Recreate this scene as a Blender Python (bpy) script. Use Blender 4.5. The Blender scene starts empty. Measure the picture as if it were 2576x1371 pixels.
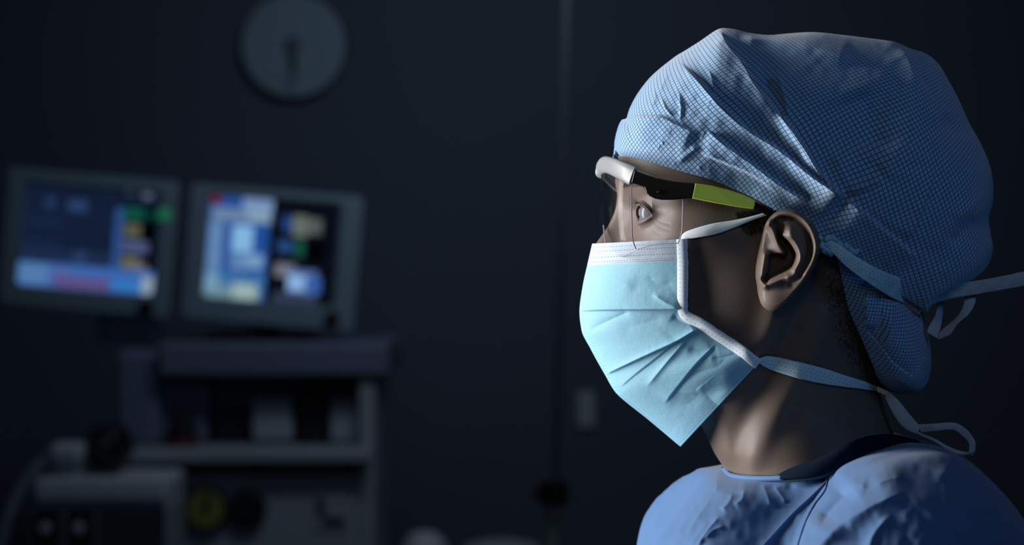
import bpy, bmesh, math, random
import numpy as np
from mathutils import Vector, Matrix

# ------------------------------------------------------------------ camera, lights, exposure
SC = bpy.context.scene
FPX = 70.0 / 36.0 * 2576          # focal length in pixels
CZ = 1.55                         # camera height
D0 = 1.30                         # distance of the person's mid plane
cam = bpy.data.cameras.new('camera'); cam_o = bpy.data.objects.new('camera', cam)
SC.collection.objects.link(cam_o); SC.camera = cam_o
cam.sensor_width = 36; cam.lens = 70; cam.clip_start = 0.02
cam_o.location = (0, 0, CZ); cam_o.rotation_euler = (math.pi / 2, 0, 0)
cam.dof.use_dof = True; cam.dof.focus_distance = 1.238; cam.dof.aperture_fstop = 5.6
cam.dof.aperture_blades = 0
SC.view_settings.view_transform = 'Standard'; SC.view_settings.look = 'None'
SC.view_settings.gamma = 1.0; SC.view_settings.exposure = 0.0
SC.view_settings.use_curve_mapping = False
SC.cycles.use_denoising = True
SC.cycles.max_bounces = 8; SC.cycles.transparent_max_bounces = 16
SC.cycles.caustics_reflective = False; SC.cycles.caustics_refractive = False

W = bpy.data.worlds.new('world'); SC.world = W; W.use_nodes = True
W.node_tree.nodes['Background'].inputs[0].default_value = (0.3, 0.45, 0.7, 1)
W.node_tree.nodes['Background'].inputs[1].default_value = 0.002

def light(name, kind, loc, target, power, color, **kw):
    l = bpy.data.lights.new(name, kind); l.energy = power; l.color = color
    for k, v in kw.items(): setattr(l, k, v)
    o = bpy.data.objects.new(name, l); SC.collection.objects.link(o); o.location = loc
    d = Vector(target) - Vector(loc); o.rotation_euler = d.to_track_quat('-Z', 'Y').to_euler()
    return o
HEAD = (0.19, 1.30, 1.57)
light('light_box', 'AREA', (-1.15, 1.38, 1.66), (0.19, 1.38, 1.56), 15.5, (1.0, 0.985, 0.97), shape='RECTANGLE', size=0.35, size_y=1.0, spread=math.radians(110))
light('dim_side_fill', 'AREA', (-0.30, -0.55, 2.25), HEAD, 0.20, (1.0, 0.97, 0.90), shape='DISK', size=0.6, spread=math.radians(60))  # added fill from behind the camera, lifts the shaded near side
light('blue_cap_fill', 'AREA', (1.05, 0.15, 2.15), (0.25, 1.3, 1.62), 0.27, (0.10, 0.42, 1.0), shape='DISK', size=0.5, spread=math.radians(60))  # added blue fill with no lamp behind it, tints the shaded cap and gown
light('ceiling_night_light', 'AREA', (0.05, 3.6, 2.80), (-0.15, 5.6, 1.75), 5.2, (0.68, 0.82, 1.0), shape='RECTANGLE', size=0.9, size_y=0.5, spread=math.radians(130))

rng = np.random.RandomState(7)
# ------------------------------------------------------------------ projective coordinates
def P(px, py, d=0.0):
    """photo pixel + distance d (mm) behind the person's mid plane -> world point(s)"""
    px = np.asarray(px, float); py = np.asarray(py, float); d = np.asarray(d, float)
    Y = D0 + d / 1000.0
    return np.stack(np.broadcast_arrays((px - 1288.0) / FPX * Y, Y, CZ - (py - 685.5) / FPX * Y), -1)
def B(px, py, Y):
    return Vector(((px - 1288.0) / FPX * Y, Y, CZ - (py - 685.5) / FPX * Y))

# ------------------------------------------------------------------ object helpers
def tag(o, label=None, cat=None, group=None, kind=None):
    if label: o['label'] = label
    if cat: o['category'] = cat
    if group: o['group'] = group
    if kind: o['kind'] = kind
    return o
ROOTLOC = {}
def empty(name, loc, label, cat, group=None):
    o = bpy.data.objects.new(name, None); SC.collection.objects.link(o); o.location = loc
    o.empty_display_size = 0.05
    ROOTLOC[o] = Vector(loc)
    return tag(o, label, cat, group)
def link(name, me, mat, parent=None, origin=None):
    """mesh data in world coordinates -> object (child coordinates are relative to the thing's root)"""
    off = ROOTLOC[parent] if parent else (Vector(origin) if origin is not None else Vector((0, 0, 0)))
    if off.length: me.transform(Matrix.Translation(-off))
    o = bpy.data.objects.new(name, me); SC.collection.objects.link(o)
    if parent: o.parent = parent
    else: o.location = off
    ROOTLOC[o] = off
    if mat:
        for m in (mat if isinstance(mat, (list, tuple)) else [mat]): me.materials.append(m)
    return o
def mesh_np(name, V, F, uvs=None, smooth=True, mats=None):
    me = bpy.data.meshes.new(name)
    V = np.asarray(V, float).reshape(-1, 3)
    me.from_pydata(V.tolist(), [], F.tolist() if isinstance(F, np.ndarray) else F)
    if uvs:
        li = np.empty(len(me.loops), np.int32); me.loops.foreach_get('vertex_index', li)
        for k, uv in uvs.items():
            l = me.uv_layers.new(name=k)
            l.data.foreach_set('uv', np.asarray(uv, float).reshape(-1, 2)[li].ravel())
    if smooth: me.polygons.foreach_set('use_smooth', [True] * len(me.polygons))
    if mats is not None: me.polygons.foreach_set('material_index', mats)
    me.update()
    return me
def grid_faces(R, C, flip=False, off=0, wrap=False):
    i = np.arange(R - 1)[:, None]; j = np.arange(C if wrap else C - 1)[None, :]; j2 = (j + 1) % C
    a = i * C + j; b = i * C + j2; c = (i + 1) * C + j2; d = (i + 1) * C + j
    f = np.stack([a, b, c, d] if not flip else [a, d, c, b], -1).reshape(-1, 4)
    return f + off
def mirrorY(V):
    M = V.copy(); M[..., 1] = 2 * D0 - M[..., 1]; return M
def clean(me, dist=1e-5, recalc=True):
    bm = bmesh.new(); bm.from_mesh(me)
    bmesh.ops.remove_doubles(bm, verts=bm.verts, dist=dist)
    bmesh.ops.dissolve_degenerate(bm, edges=bm.edges, dist=1e-7)
    if recalc: bmesh.ops.recalc_face_normals(bm, faces=bm.faces)
    bm.to_mesh(me); bm.free(); me.update(); return me
def sheet(name, V, mat, parent=None, uvs=None, mirror=True, thick=0.0, weld=True, flip=False):
    if mirror == 'two':      # a left and a right piece, each an object of its own
        sheet(name, mirrorY(V), mat, parent, uvs, False, thick, weld, not flip)
        return sheet(name, V, mat, parent, uvs, False, thick, weld, flip)
    return sheet1(name, V, mat, parent, uvs, mirror, thick, weld, flip)
def sheet1(name, V, mat, parent, uvs, mirror, thick, weld, flip):
    """grid of world points (R,C,3); mirrored copy across the mid plane joined in"""
    R, C, _ = V.shape
    F = grid_faces(R, C, flip); VV = V.reshape(-1, 3); U = {k: v.reshape(-1, 2) for k, v in (uvs or {}).items()}
    if mirror:
        F = np.concatenate([F, grid_faces(R, C, not flip, off=R * C)])
        VV = np.concatenate([VV, mirrorY(V).reshape(-1, 3)])
        U = {k: np.concatenate([v, v]) for k, v in U.items()}
    me = mesh_np(name, VV, F, U)
    if weld: clean(me, 2e-5, recalc=False)
    o = link(name, me, mat, parent)
    if thick:
        m = o.modifiers.new('thickness', 'SOLIDIFY'); m.thickness = thick; m.offset = -1
    return o

# ------------------------------------------------------------------ numeric helpers
def hermite(x, y, m, q):
    i = np.clip(np.searchsorted(x, q) - 1, 0, len(x) - 2)
    h = x[i + 1] - x[i]; t = np.clip((q - x[i]) / h, 0, 1)
    return ((2*t**3 - 3*t**2 + 1) * y[i] + (t**3 - 2*t**2 + t) * h * m[i] + (-2*t**3 + 3*t**2) * y[i + 1] + (t**3 - t**2) * h * m[i + 1])
def pchip(x, y, q):
    x = np.asarray(x, float); y = np.asarray(y, float); h = np.diff(x); s = np.diff(y) / h
    m = np.zeros_like(y); m[0] = s[0]; m[-1] = s[-1]
    for k in range(1, len(x) - 1):
        if s[k - 1] * s[k] > 0:
            w1 = 2 * h[k] + h[k - 1]; w2 = h[k] + 2 * h[k - 1]; m[k] = (w1 + w2) / (w1 / s[k - 1] + w2 / s[k])
    return hermite(x, y, m, np.asarray(q, float))
def spline(pts, n, closed=False):
    """smooth curve through points, n samples evenly along it"""
    p = np.asarray(pts, float)
    if closed: p = np.concatenate([p[-2:], p, p[:3]])
    t = np.concatenate([[0], np.cumsum(np.maximum(1e-6, np.linalg.norm(np.diff(p[:, :2], axis=0), axis=1)) ** 0.7)])
    m = np.zeros_like(p); m[1:-1] = (p[2:] - p[:-2]) / (t[2:] - t[:-2])[:, None]
    m[0] = (p[1] - p[0]) / (t[1] - t[0]); m[-1] = (p[-1] - p[-2]) / (t[-1] - t[-2])
    a, b = (t[2], t[-3]) if closed else (t[0], t[-1])
    q = np.linspace(a, b, max(400, 4 * n))
    c = np.stack([hermite(t, p[:, k], m[:, k], q) for k in range(p.shape[1])], -1)
    L = np.concatenate([[0], np.cumsum(np.linalg.norm(np.diff(c, axis=0), axis=1))])
    s = np.linspace(0, L[-1], n + 1)[:-1] if closed else np.linspace(0, L[-1], n)
    return np.stack([np.interp(s, L, c[:, k]) for k in range(p.shape[1])], -1)
def cr_axis(A, n, axis):
    A = np.moveaxis(np.asarray(A, float), axis, 0); N = len(A); q = np.linspace(0, N - 1, n)
    i = np.clip(q.astype(int), 0, N - 2); t = (q - i).reshape((-1,) + (1,) * (A.ndim - 1))
    p0 = A[np.maximum(i - 1, 0)]; p1 = A[i]; p2 = A[i + 1]; p3 = A[np.minimum(i + 2, N - 1)]
    r = 0.5 * (2*p1 + (p2 - p0) * t + (2*p0 - 5*p1 + 4*p2 - p3) * t**2 + (3*p1 - p0 - 3*p2 + p3) * t**3)
    return np.moveaxis(r, 0, axis)
def patch(ctrl, nr, nc): return cr_axis(cr_axis(ctrl, nr, 0), nc, 1)
def sstep(a, b, x):
    t = np.clip((x - a) / (b - a), 0, 1); return t * t * (3 - 2 * t)
def vnoise(x, y, seed=0):
    r = np.random.RandomState(seed).rand(64, 64)
    xi = np.floor(x).astype(int); yi = np.floor(y).astype(int); fx = x - xi; fy = y - yi
    fx = fx * fx * (3 - 2 * fx); fy = fy * fy * (3 - 2 * fy)
    g = lambda a, b: r[a % 64, b % 64]
    return ((g(xi, yi) * (1 - fx) + g(xi + 1, yi) * fx) * (1 - fy) + (g(xi, yi + 1) * (1 - fx) + g(xi + 1, yi + 1) * fx) * fy) * 2 - 1
def polyline_dist(px, py, pts):
    """distance, side (+ = right hand of travel as seen in the picture), position 0..1 along"""
    pts = np.asarray(pts, float); best = np.full(px.shape, 1e9); side = np.zeros(px.shape); pos = np.zeros(px.shape)
    seg = np.linalg.norm(np.diff(pts, axis=0), axis=1); L = np.concatenate([[0], np.cumsum(seg)])
    for k in range(len(pts) - 1):
        a = pts[k]; e = pts[k + 1] - a; l = max(seg[k], 1e-6)
        t = np.clip(((px - a[0]) * e[0] + (py - a[1]) * e[1]) / l**2, 0, 1)
        dx = px - a[0] - t * e[0]; dy = py - a[1] - t * e[1]; dd = np.hypot(dx, dy)
        m = dd < best; best = np.where(m, dd, best)
        side = np.where(m, np.sign(e[0] * dy - e[1] * dx), side); pos = np.where(m, (L[k] + t * l) / L[-1], pos)
    return best, side, pos
def crease(px, py, pts, h, wr, wl, taper=0.12, smooth=True):
    """ridge of height h (mm): falls off over wr px on the right hand of travel, wl px on the left"""
    if smooth and len(pts) > 2: pts = spline(pts, 4 * len(pts))
    d, s, p = polyline_dist(px, py, pts)
    tp = sstep(0, taper, p) * sstep(0, taper, 1 - p) if taper > 0 else 1.0
    w = np.where(s > 0, wr, wl)
    return h * np.exp(-(d / w) ** 1.3) * tp
def step_fold(px, py, pts, h, w, decay, taper=0.1):
    """overlap: raised by h just right of the line, dying away over decay px; sharp edge of width w"""
    if len(pts) > 2: pts = spline(pts, 4 * len(pts))
    d, s, p = polyline_dist(px, py, pts); sd = d * np.where(s == 0, 1, s)
    tp = sstep(0, taper, p) * sstep(0, taper, 1 - p) if taper > 0 else 1.0
    return h * sstep(-w, w, sd) * np.exp(-np.maximum(sd, 0) / decay) * tp * np.where(d < 6 * decay, 1, 0)
def poly_sd(px, py, poly):
    """signed distance to a closed polygon, negative inside"""
    poly = np.asarray(poly, float); q = np.concatenate([poly, poly[:1]])
    d, _, _ = polyline_dist(px, py, q); inside = np.zeros(px.shape, bool)
    for (x1, y1), (x2, y2) in zip(q[:-1], q[1:]):
        if y1 == y2: continue
        inside ^= ((y1 > py) != (y2 > py)) & (px < (x2 - x1) * (py - y1) / (y2 - y1) + x1)
    return np.where(inside, -d, d)

# ------------------------------------------------------------------ materials
class E:
    """tiny expression wrapper for shader math nodes"""
    def __init__(s, nt, k): s.nt = nt; s.k = k
    def _m(s, op, *a):
        n = s.nt.nodes.new('ShaderNodeMath'); n.operation = op
        for i, v in enumerate((s,) + a):
            if isinstance(v, E): s.nt.links.new(v.k, n.inputs[i])
            else: n.inputs[i].default_value = v
        return E(s.nt, n.outputs[0])
    def __add__(s, o): return s._m('ADD', o)
    def __sub__(s, o): return s._m('SUBTRACT', o)
    def __mul__(s, o): return s._m('MULTIPLY', o)
    def frac(s): return s._m('FRACT')
    def abs(s): return s._m('ABSOLUTE')
    def max(s, o): return s._m('MAXIMUM', o)
    def min(s, o): return s._m('MINIMUM', o)
    def floor(s): return s._m('FLOOR')
    def sqrt(s): return s._m('SQRT')
    def ss(s, a, b):
        n = s.nt.nodes.new('ShaderNodeMapRange'); n.interpolation_type = 'SMOOTHSTEP'
        s.nt.links.new(s.k, n.inputs[0])
        if a <= b: n.inputs[1].default_value = a; n.inputs[2].default_value = b; n.inputs[3].default_value = 0; n.inputs[4].default_value = 1
        else: n.inputs[1].default_value = b; n.inputs[2].default_value = a; n.inputs[3].default_value = 1; n.inputs[4].default_value = 0
        return E(s.nt, n.outputs[0])
def mat(name, color, rough=0.6, metal=0.0, spec=0.5, noise=None, bump=None, **kw):
    m = bpy.data.materials.new(name); m.use_nodes = True; nt = m.node_tree; b = nt.nodes['Principled BSDF']
    b.inputs['Base Color'].default_value = (*color, 1); b.inputs['Roughness'].default_value = rough
    b.inputs['Metallic'].default_value = metal; b.inputs['Specular IOR Level'].default_value = spec
    for k, v in kw.items(): b.inputs[k.replace('_', ' ')].default_value = v
    if noise:      # (scale, amount)
        tc = nt.nodes.new('ShaderNodeTexCoord'); n = nt.nodes.new('ShaderNodeTexNoise'); n.inputs['Scale'].default_value = noise[0]
        n.inputs['Detail'].default_value = 5; nt.links.new(tc.outputs['Object'], n.inputs['Vector'])
        mx = nt.nodes.new('ShaderNodeMix'); mx.data_type = 'RGBA'
        mx.inputs[6].default_value = (*[c * (1 - noise[1]) for c in color], 1); mx.inputs[7].default_value = (*[min(1, c * (1 + noise[1])) for c in color], 1)
        nt.links.new(n.outputs[0], mx.inputs[0]); nt.links.new(mx.outputs[2], b.inputs['Base Color'])
    if bump:       # (scale, strength, distance m)
        tc = nt.nodes.new('ShaderNodeTexCoord'); n = nt.nodes.new('ShaderNodeTexNoise'); n.inputs['Scale'].default_value = bump[0]
        n.inputs['Detail'].default_value = 6; nt.links.new(tc.outputs['Object'], n.inputs['Vector'])
        bp = nt.nodes.new('ShaderNodeBump'); bp.inputs['Strength'].default_value = bump[1]; bp.inputs['Distance'].default_value = bump[2]
        nt.links.new(n.outputs[0], bp.inputs['Height']); nt.links.new(bp.outputs[0], b.inputs['Normal'])
    return m
def uvE(nt, name):
    n = nt.nodes.new('ShaderNodeUVMap'); n.uv_map = name; s = nt.nodes.new('ShaderNodeSeparateXYZ')
    nt.links.new(n.outputs[0], s.inputs[0]); return E(nt, s.outputs[0]), E(nt, s.outputs[1])
def mixcol(nt, fac, a, b):
    mx = nt.nodes.new('ShaderNodeMix'); mx.data_type = 'RGBA'
    for i, v in ((6, a), (7, b)):
        if isinstance(v, tuple): mx.inputs[i].default_value = (*v, 1)
        else: nt.links.new(v, mx.inputs[i])
    nt.links.new(fac.k, mx.inputs[0]); return mx.outputs[2]
def emit(name, color, s):
    m = bpy.data.materials.new(name); m.use_nodes = True; nt = m.node_tree; nt.nodes.clear()
    e = nt.nodes.new('ShaderNodeEmission'); e.inputs[0].default_value = (*color, 1); e.inputs[1].default_value = s
    o = nt.nodes.new('ShaderNodeOutputMaterial'); nt.links.new(e.outputs[0], o.inputs[0]); return m

def cap_material():
    m = mat('cap_fabric', (0.3, 0.45, 0.65), rough=0.8, spec=0.25); nt = m.node_tree; b = nt.nodes['Principled BSDF']
    u, v = uvE(nt, 'cloth')
    lu = (u.frac() - 0.5).abs().ss(0.36, 0.445); lv = (v.frac() - 0.5).abs().ss(0.36, 0.445)
    line = lu.max(lv)
    c = mixcol(nt, line * 0.93, (0.24, 0.44, 0.69), (0.008, 0.040, 0.13))
    nt.links.new(c, b.inputs['Base Color'])
    b.inputs['Sheen Weight'].default_value = 0.45; b.inputs['Sheen Roughness'].default_value = 0.6
    tc = nt.nodes.new('ShaderNodeTexCoord'); n = nt.nodes.new('ShaderNodeTexNoise'); n.inputs['Scale'].default_value = 260; n.inputs['Detail'].default_value = 5
    nt.links.new(tc.outputs['Object'], n.inputs['Vector'])
    h = E(nt, n.outputs[0]) * 0.6 - line * 0.35
    bp = nt.nodes.new('ShaderNodeBump'); bp.inputs['Strength'].default_value = 0.35; bp.inputs['Distance'].default_value = 0.0008
    nt.links.new(h.k, bp.inputs['Height']); nt.links.new(bp.outputs[0], b.inputs['Normal'])
    return m
def mask_material():
    m = mat('mask_fabric', (0.4, 0.75, 0.85), rough=0.75, spec=0.3); nt = m.node_tree; b = nt.nodes['Principled BSDF']
    tu, tv = uvE(nt, 'top'); su, sv = uvE(nt, 'side'); bu, bv = uvE(nt, 'bottom'); cu, cv = uvE(nt, 'cloth')
    def row(u, v, at, pitch, shift=0.0, hw=0.30, hl=0.30):
        a = ((u * (1 / pitch) + shift).frac() - 0.5).abs().ss(hl, hl - 0.12); c = (v - at).abs().ss(hw, hw * 0.5); return a * c
    dots = row(tu, tv, 2.6, 1.9).max(row(tu, tv, 5.3, 1.9, 0.3)).max(row(tu, tv, 9.3, 1.9)).max(row(tu, tv, 12.1, 1.9, 0.3))
    dots = dots * sv.ss(5.6, 6.2)
    dots = dots.max(row(su, sv, 1.6, 2.9)).max(row(su, sv, 4.0, 2.9, 0.15))
    low = row(bu, bv, 2.0, 1.8)
    for k in range(4): low = low.max(row(bu, bv, 3.8 + 1.55 * k, 1.8, 0.18 * (k + 1), 0.26, 0.2) * 0.6)
    low = low * sv.ss(5.0, 6.0)
    dots = dots.max(low)
    inner = (tv.ss(13.8, 14.6) * sv.ss(6.0, 6.6)) * bv.ss(10.5, 11.5)
    k = 1 / 1.35       # embossed hexagonal pin pattern
    a1 = ((cu * k).frac() - 0.5).abs(); b1 = ((cv * k * 1.25).frac() - 0.5).abs()
    a2 = ((cu * k + 0.5).frac() - 0.5).abs(); b2 = ((cv * k * 1.25 + 0.5).frac() - 0.5).abs()
    pin = (a1 * a1 + b1 * b1).sqrt().ss(0.26, 0.12).max((a2 * a2 + b2 * b2).sqrt().ss(0.26, 0.12))
    pin = pin * inner
    band = (inner * -1.0 + 1.0) * bv.ss(11.4, 12.0)
    c = mixcol(nt, band, (0.45, 0.80, 0.96), (0.70, 0.79, 0.89))
    c = mixcol(nt, dots * 0.75, c, (0.14, 0.36, 0.46))
    c = mixcol(nt, pin * 0.22, c, (0.14, 0.42, 0.54))
    nt.links.new(c, b.inputs['Base Color'])
    h = dots * -1.0 - pin * 0.7
    bp = nt.nodes.new('ShaderNodeBump'); bp.inputs['Strength'].default_value = 0.5; bp.inputs['Distance'].default_value = 0.0005
    nt.links.new(h.k, bp.inputs['Height']); nt.links.new(bp.outputs[0], b.inputs['Normal'])
    tr = nt.nodes.new('ShaderNodeBsdfTranslucent'); nt.links.new(c, tr.inputs[0])
    mx = nt.nodes.new('ShaderNodeMixShader'); mx.inputs[0].default_value = 0.35
    nt.links.new(b.outputs[0], mx.inputs[1]); nt.links.new(tr.outputs[0], mx.inputs[2])
    nt.links.new(mx.outputs[0], nt.nodes['Material Output'].inputs[0])
    return m
def tie_material(name, col, dots=True):
    m = mat(name, col, rough=0.8, spec=0.2); nt = m.node_tree; b = nt.nodes['Principled BSDF']
    if dots:
        u, v = uvE(nt, 'cloth')
        d = ((u * 0.36).frac() - 0.5).abs().ss(0.2, 0.08) * (v - 3.0).abs().ss(0.4, 0.2)
        d = d.max(((u * 0.36 + 0.5).frac() - 0.5).abs().ss(0.2, 0.08) * (v - 5.2).abs().ss(0.4, 0.2))
        d = d.max(((u * 0.36 + 0.2).frac() - 0.5).abs().ss(0.2, 0.08) * (v - 7.4).abs().ss(0.4, 0.2))
        nt.links.new(mixcol(nt, d * 0.7, col, tuple(c * 0.3 for c in col)), b.inputs['Base Color'])
    return m
def lens_material():
    m = bpy.data.materials.new('clear_lens'); m.use_nodes = True; nt = m.node_tree; nt.nodes.clear()
    tr = nt.nodes.new('ShaderNodeBsdfTransparent'); tr.inputs[0].default_value = (0.97, 0.975, 0.99, 1)
    gl = nt.nodes.new('ShaderNodeBsdfGlossy'); gl.inputs['Roughness'].default_value = 0.06
    fr = nt.nodes.new('ShaderNodeFresnel'); fr.inputs[0].default_value = 1.45
    mx = nt.nodes.new('ShaderNodeMixShader'); o = nt.nodes.new('ShaderNodeOutputMaterial')
    k = E(nt, fr.outputs[0]) * 0.14; nt.links.new(k.k, mx.inputs[0]); nt.links.new(tr.outputs[0], mx.inputs[1]); nt.links.new(gl.outputs[0], mx.inputs[2])
    nt.links.new(mx.outputs[0], o.inputs[0]); return m

M = {}
M['skin'] = mat('skin', (0.142, 0.106, 0.089), rough=0.5, spec=0.30, noise=(45, 0.12), bump=(800, 0.12, 0.0005),
                Subsurface_Weight=0.12, Subsurface_Radius=(0.006, 0.002, 0.001), Subsurface_Scale=1.0)
M['hair'] = mat('dark_hair', (0.012, 0.010, 0.010), rough=0.7, spec=0.2)
M['cap'] = cap_material(); M['mask'] = mask_material()
M['tie'] = tie_material('tie_fabric', (0.52, 0.72, 0.80)); M['plain_tie'] = tie_material('plain_tie_fabric', (0.42, 0.44, 0.48), False)
M['thin_tie'] = tie_material('thin_tie_fabric', (0.84, 0.90, 0.92), False)
M['elastic'] = mat('elastic_trim', (0.30, 0.55, 0.72), rough=0.8, spec=0.2, bump=(500, 0.6, 0.001))
M['lens'] = lens_material()
M['lens_edge'] = mat('lens_edge', (0.45, 0.40, 0.50), rough=0.2)
M['grey_frame'] = mat('grey_frame_plastic', (0.25, 0.26, 0.275), rough=0.42, noise=(90, .05))
M['black_frame'] = mat('black_frame_plastic', (0.004, 0.004, 0.005), rough=0.32, spec=0.3)
M['lime'] = mat('lime_frame_plastic', (0.74, 0.95, 0.12), rough=0.4, spec=0.4)
M['gown'] = mat('gown_fabric', (0.075, 0.165, 0.35), rough=0.7, spec=0.25, noise=(30, 0.08), bump=(900, 0.2, 0.0004), Sheen_Weight=0.15)
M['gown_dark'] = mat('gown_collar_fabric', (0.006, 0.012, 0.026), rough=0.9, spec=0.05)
M['scrub'] = mat('teal_scrub_fabric', (0.03, 0.15, 0.15), rough=0.8, spec=0.2)
M['sclera'] = mat('eye_white', (0.14, 0.14, 0.18), rough=0.15, spec=0.12, noise=(300, .05))
M['iris'] = mat('brown_iris', (0.014, 0.009, 0.007), rough=0.12, spec=0.10)
M['pupil'] = mat('pupil', (0.002, 0.002, 0.002), rough=0.1, spec=0.12)

# ================================================================== THE SETTING
M['wall'] = mat('dark_blue_wall_paint', (0.085, 0.105, 0.15), rough=0.75, spec=0.2, noise=(1.2, 0.15))
M['wall_r'] = mat('dark_side_wall_paint', (0.06, 0.06, 0.06), rough=0.8, spec=0.1, noise=(2, 0.1))
M['floor'] = mat('floor_vinyl', (0.05, 0.06, 0.07), rough=0.5, noise=(8, 0.2))
M['ceil'] = mat('ceiling_paint', (0.10, 0.11, 0.12), rough=0.9, noise=(3, 0.1))
def boxmesh(name, lo, hi, bevel=0.0, seg=3):
    bm = bmesh.new(); bmesh.ops.create_cube(bm, size=1.0)
    lo = Vector(lo); hi = Vector(hi)
    for v in bm.verts: v.co = Vector((lo[k] + (v.co[k] + 0.5) * (hi[k] - lo[k]) for k in range(3)))
    if bevel > 0: bmesh.ops.bevel(bm, geom=bm.edges[:], offset=bevel, segments=seg, affect='EDGES', profile=0.5)
    me = bpy.data.meshes.new(name); bm.to_mesh(me); bm.free(); return me
def shade(me): me.polygons.foreach_set('use_smooth', [True] * len(me.polygons)); return me
WY = 5.62
for nm, lo, hi, mm in (('floor', (-3.3, -1.6, -0.1), (3.3, WY + 0.1, 0), 'floor'), ('ceiling', (-3.3, -1.6, 2.85), (3.3, WY + 0.1, 2.95), 'ceil'),
                       ('wall_back', (-3.2, WY, 0), (3.2, WY + 0.1, 2.85), 'wall'), ('wall_left', (-3.3, -1.5, 0), (-3.2, WY + 0.1, 2.85), 'wall'),
                       ('wall_right', (3.2, -1.5, 0), (3.3, WY + 0.1, 2.85), 'wall_r'), ('wall_front', (-3.3, -1.6, 0), (3.3, -1.5, 2.85), 'wall_r')):
    tag(link(nm, boxmesh(nm, lo, hi), M[mm]), kind='structure')
tag(link('baseboard_back', boxmesh('baseboard_back', (-3.2, WY - 0.015, 0), (3.2, WY, 0.12), 0.003), M['wall_r']), kind='structure')

# ================================================================== BACKGROUND EQUIPMENT
M['plastic'] = mat('pale_housing_plastic', (0.21, 0.30, 0.36), rough=0.5, noise=(6, 0.05))
M['panel'] = mat('grey_machine_panel', (0.38, 0.44, 0.48), rough=0.5, noise=(5, 0.06))
M['panel_blue'] = mat('blue_grey_machine_panel', (0.16, 0.19, 0.29), rough=0.5, noise=(5, 0.06))
M['recess'] = mat('dark_recess', (0.05, 0.06, 0.09), rough=0.7)
M['black'] = mat('black_plastic', (0.008, 0.009, 0.012), rough=0.5)
M['lightgrey'] = mat('light_grey_plastic', (0.72, 0.76, 0.80), rough=0.45)
M['steel'] = mat('brushed_steel', (0.35, 0.38, 0.42), rough=0.35, metal=0.8)
M['yellow'] = mat('yellow_dial_plate', (0.26, 0.26, 0.06), rough=0.5)
M['clockface'] = mat('clock_face_paint', (0.20, 0.29, 0.36), rough=0.6, noise=(9, 0.06))
M['clockmark'] = mat('clock_hand_paint', (0.06, 0.08, 0.11), rough=0.5)
M['clockhand'] = mat('clock_hand_grey', (0.13, 0.18, 0.23), rough=0.5)
M['led'] = emit('green_indicator', (0.05, 0.5, 0.25), 0.22)
def pbox(name, px0, py0, px1, py1, Y0, depth, m, parent, bevel=0.006):
    a = B(px0, py1, Y0); b = B(px1, py0, Y0)
    me = boxmesh(name, (a.x, Y0, a.z), (b.x, Y0 + depth, b.z), bevel)
    return link(name, me, M[m], parent)
def cyl(bm, p0, p1, r, r2=None, seg=28):
    p0 = Vector(p0); p1 = Vector(p1); d = p1 - p0
    q = d.to_track_quat('Z', 'Y').to_matrix().to_4x4()
    return bmesh.ops.create_cone(bm, cap_ends=True, segments=seg, radius1=r, radius2=r if r2 is None else r2, depth=d.length,
                                 matrix=Matrix.Translation((p0 + p1) / 2) @ q)
def cylobj(name, segs, m, parent, seg=28):
    bm = bmesh.new()
    for s in segs: cyl(bm, *s, seg=seg)
    me = bpy.data.meshes.new(name); bm.to_mesh(me); bm.free()
    o = link(name, me, M[m], parent)
    b = o.modifiers.new('bevel', 'BEVEL'); b.width = 0.002; b.segments = 2; b.limit_method = 'ANGLE'
    return o
def tube_pts(pts, r, seg=12, caps=True):
    pts = [Vector(p) for p in pts]; n = len(pts); V = []; up = None
    for i, p in enumerate(pts):
        t = (pts[min(i + 1, n - 1)] - pts[max(i - 1, 0)]).normalized()
        if up is None: up = t.orthogonal().normalized()
        up = (up - t * up.dot(t)).normalized(); s = t.cross(up)
        rr = r[i] if hasattr(r, '__len__') else r
        V += [p + (up * math.cos(2 * math.pi * k / seg) + s * math.sin(2 * math.pi * k / seg)) * rr for k in range(seg)]
    F = grid_faces(n, seg, wrap=True).tolist()
    if caps: F += [list(range(seg))[::-1], list(range((n - 1) * seg, n * seg))]
    return np.array([list(v) for v in V]), F
def tubeobj(name, pts, r, m, parent, seg=12):
    V, F = tube_pts(pts, r, seg); return link(name, mesh_np(name, V, F), M[m] if isinstance(m, str) else m, parent)

# ---- wall clock
cc = B(742, 118, WY); CR = 134 / FPX * WY
clock = empty('wall_clock', cc, 'large round pale wall clock with both hands pointing down, high on the dark wall', 'clock')
cylobj('case', [((cc.x, WY - 0.04, cc.z), (cc.x, WY, cc.z), CR)], 'black', clock, 72)
cylobj('dial', [((cc.x, WY - 0.046, cc.z), (cc.x, WY - 0.0395, cc.z), CR * 0.965)], 'clockface', clock, 72)
cylobj('hub', [((cc.x, WY - 0.064, cc.z), (cc.x, WY - 0.046, cc.z), 0.022)], 'clockmark', clock)
for ln, wd, ang in ((0.125, 0.016, 182), (0.085, 0.020, 176)):
    me = boxmesh('hand', (-wd / 2, WY - 0.058, -0.02), (wd / 2, WY - 0.054, ln), 0.001)
    me.transform(Matrix.Translation((cc.x, 0, cc.z)) @ Matrix.Rotation(math.radians(ang), 4, 'Y'))
    link('hand', me, M['clockhand'], clock)

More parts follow.
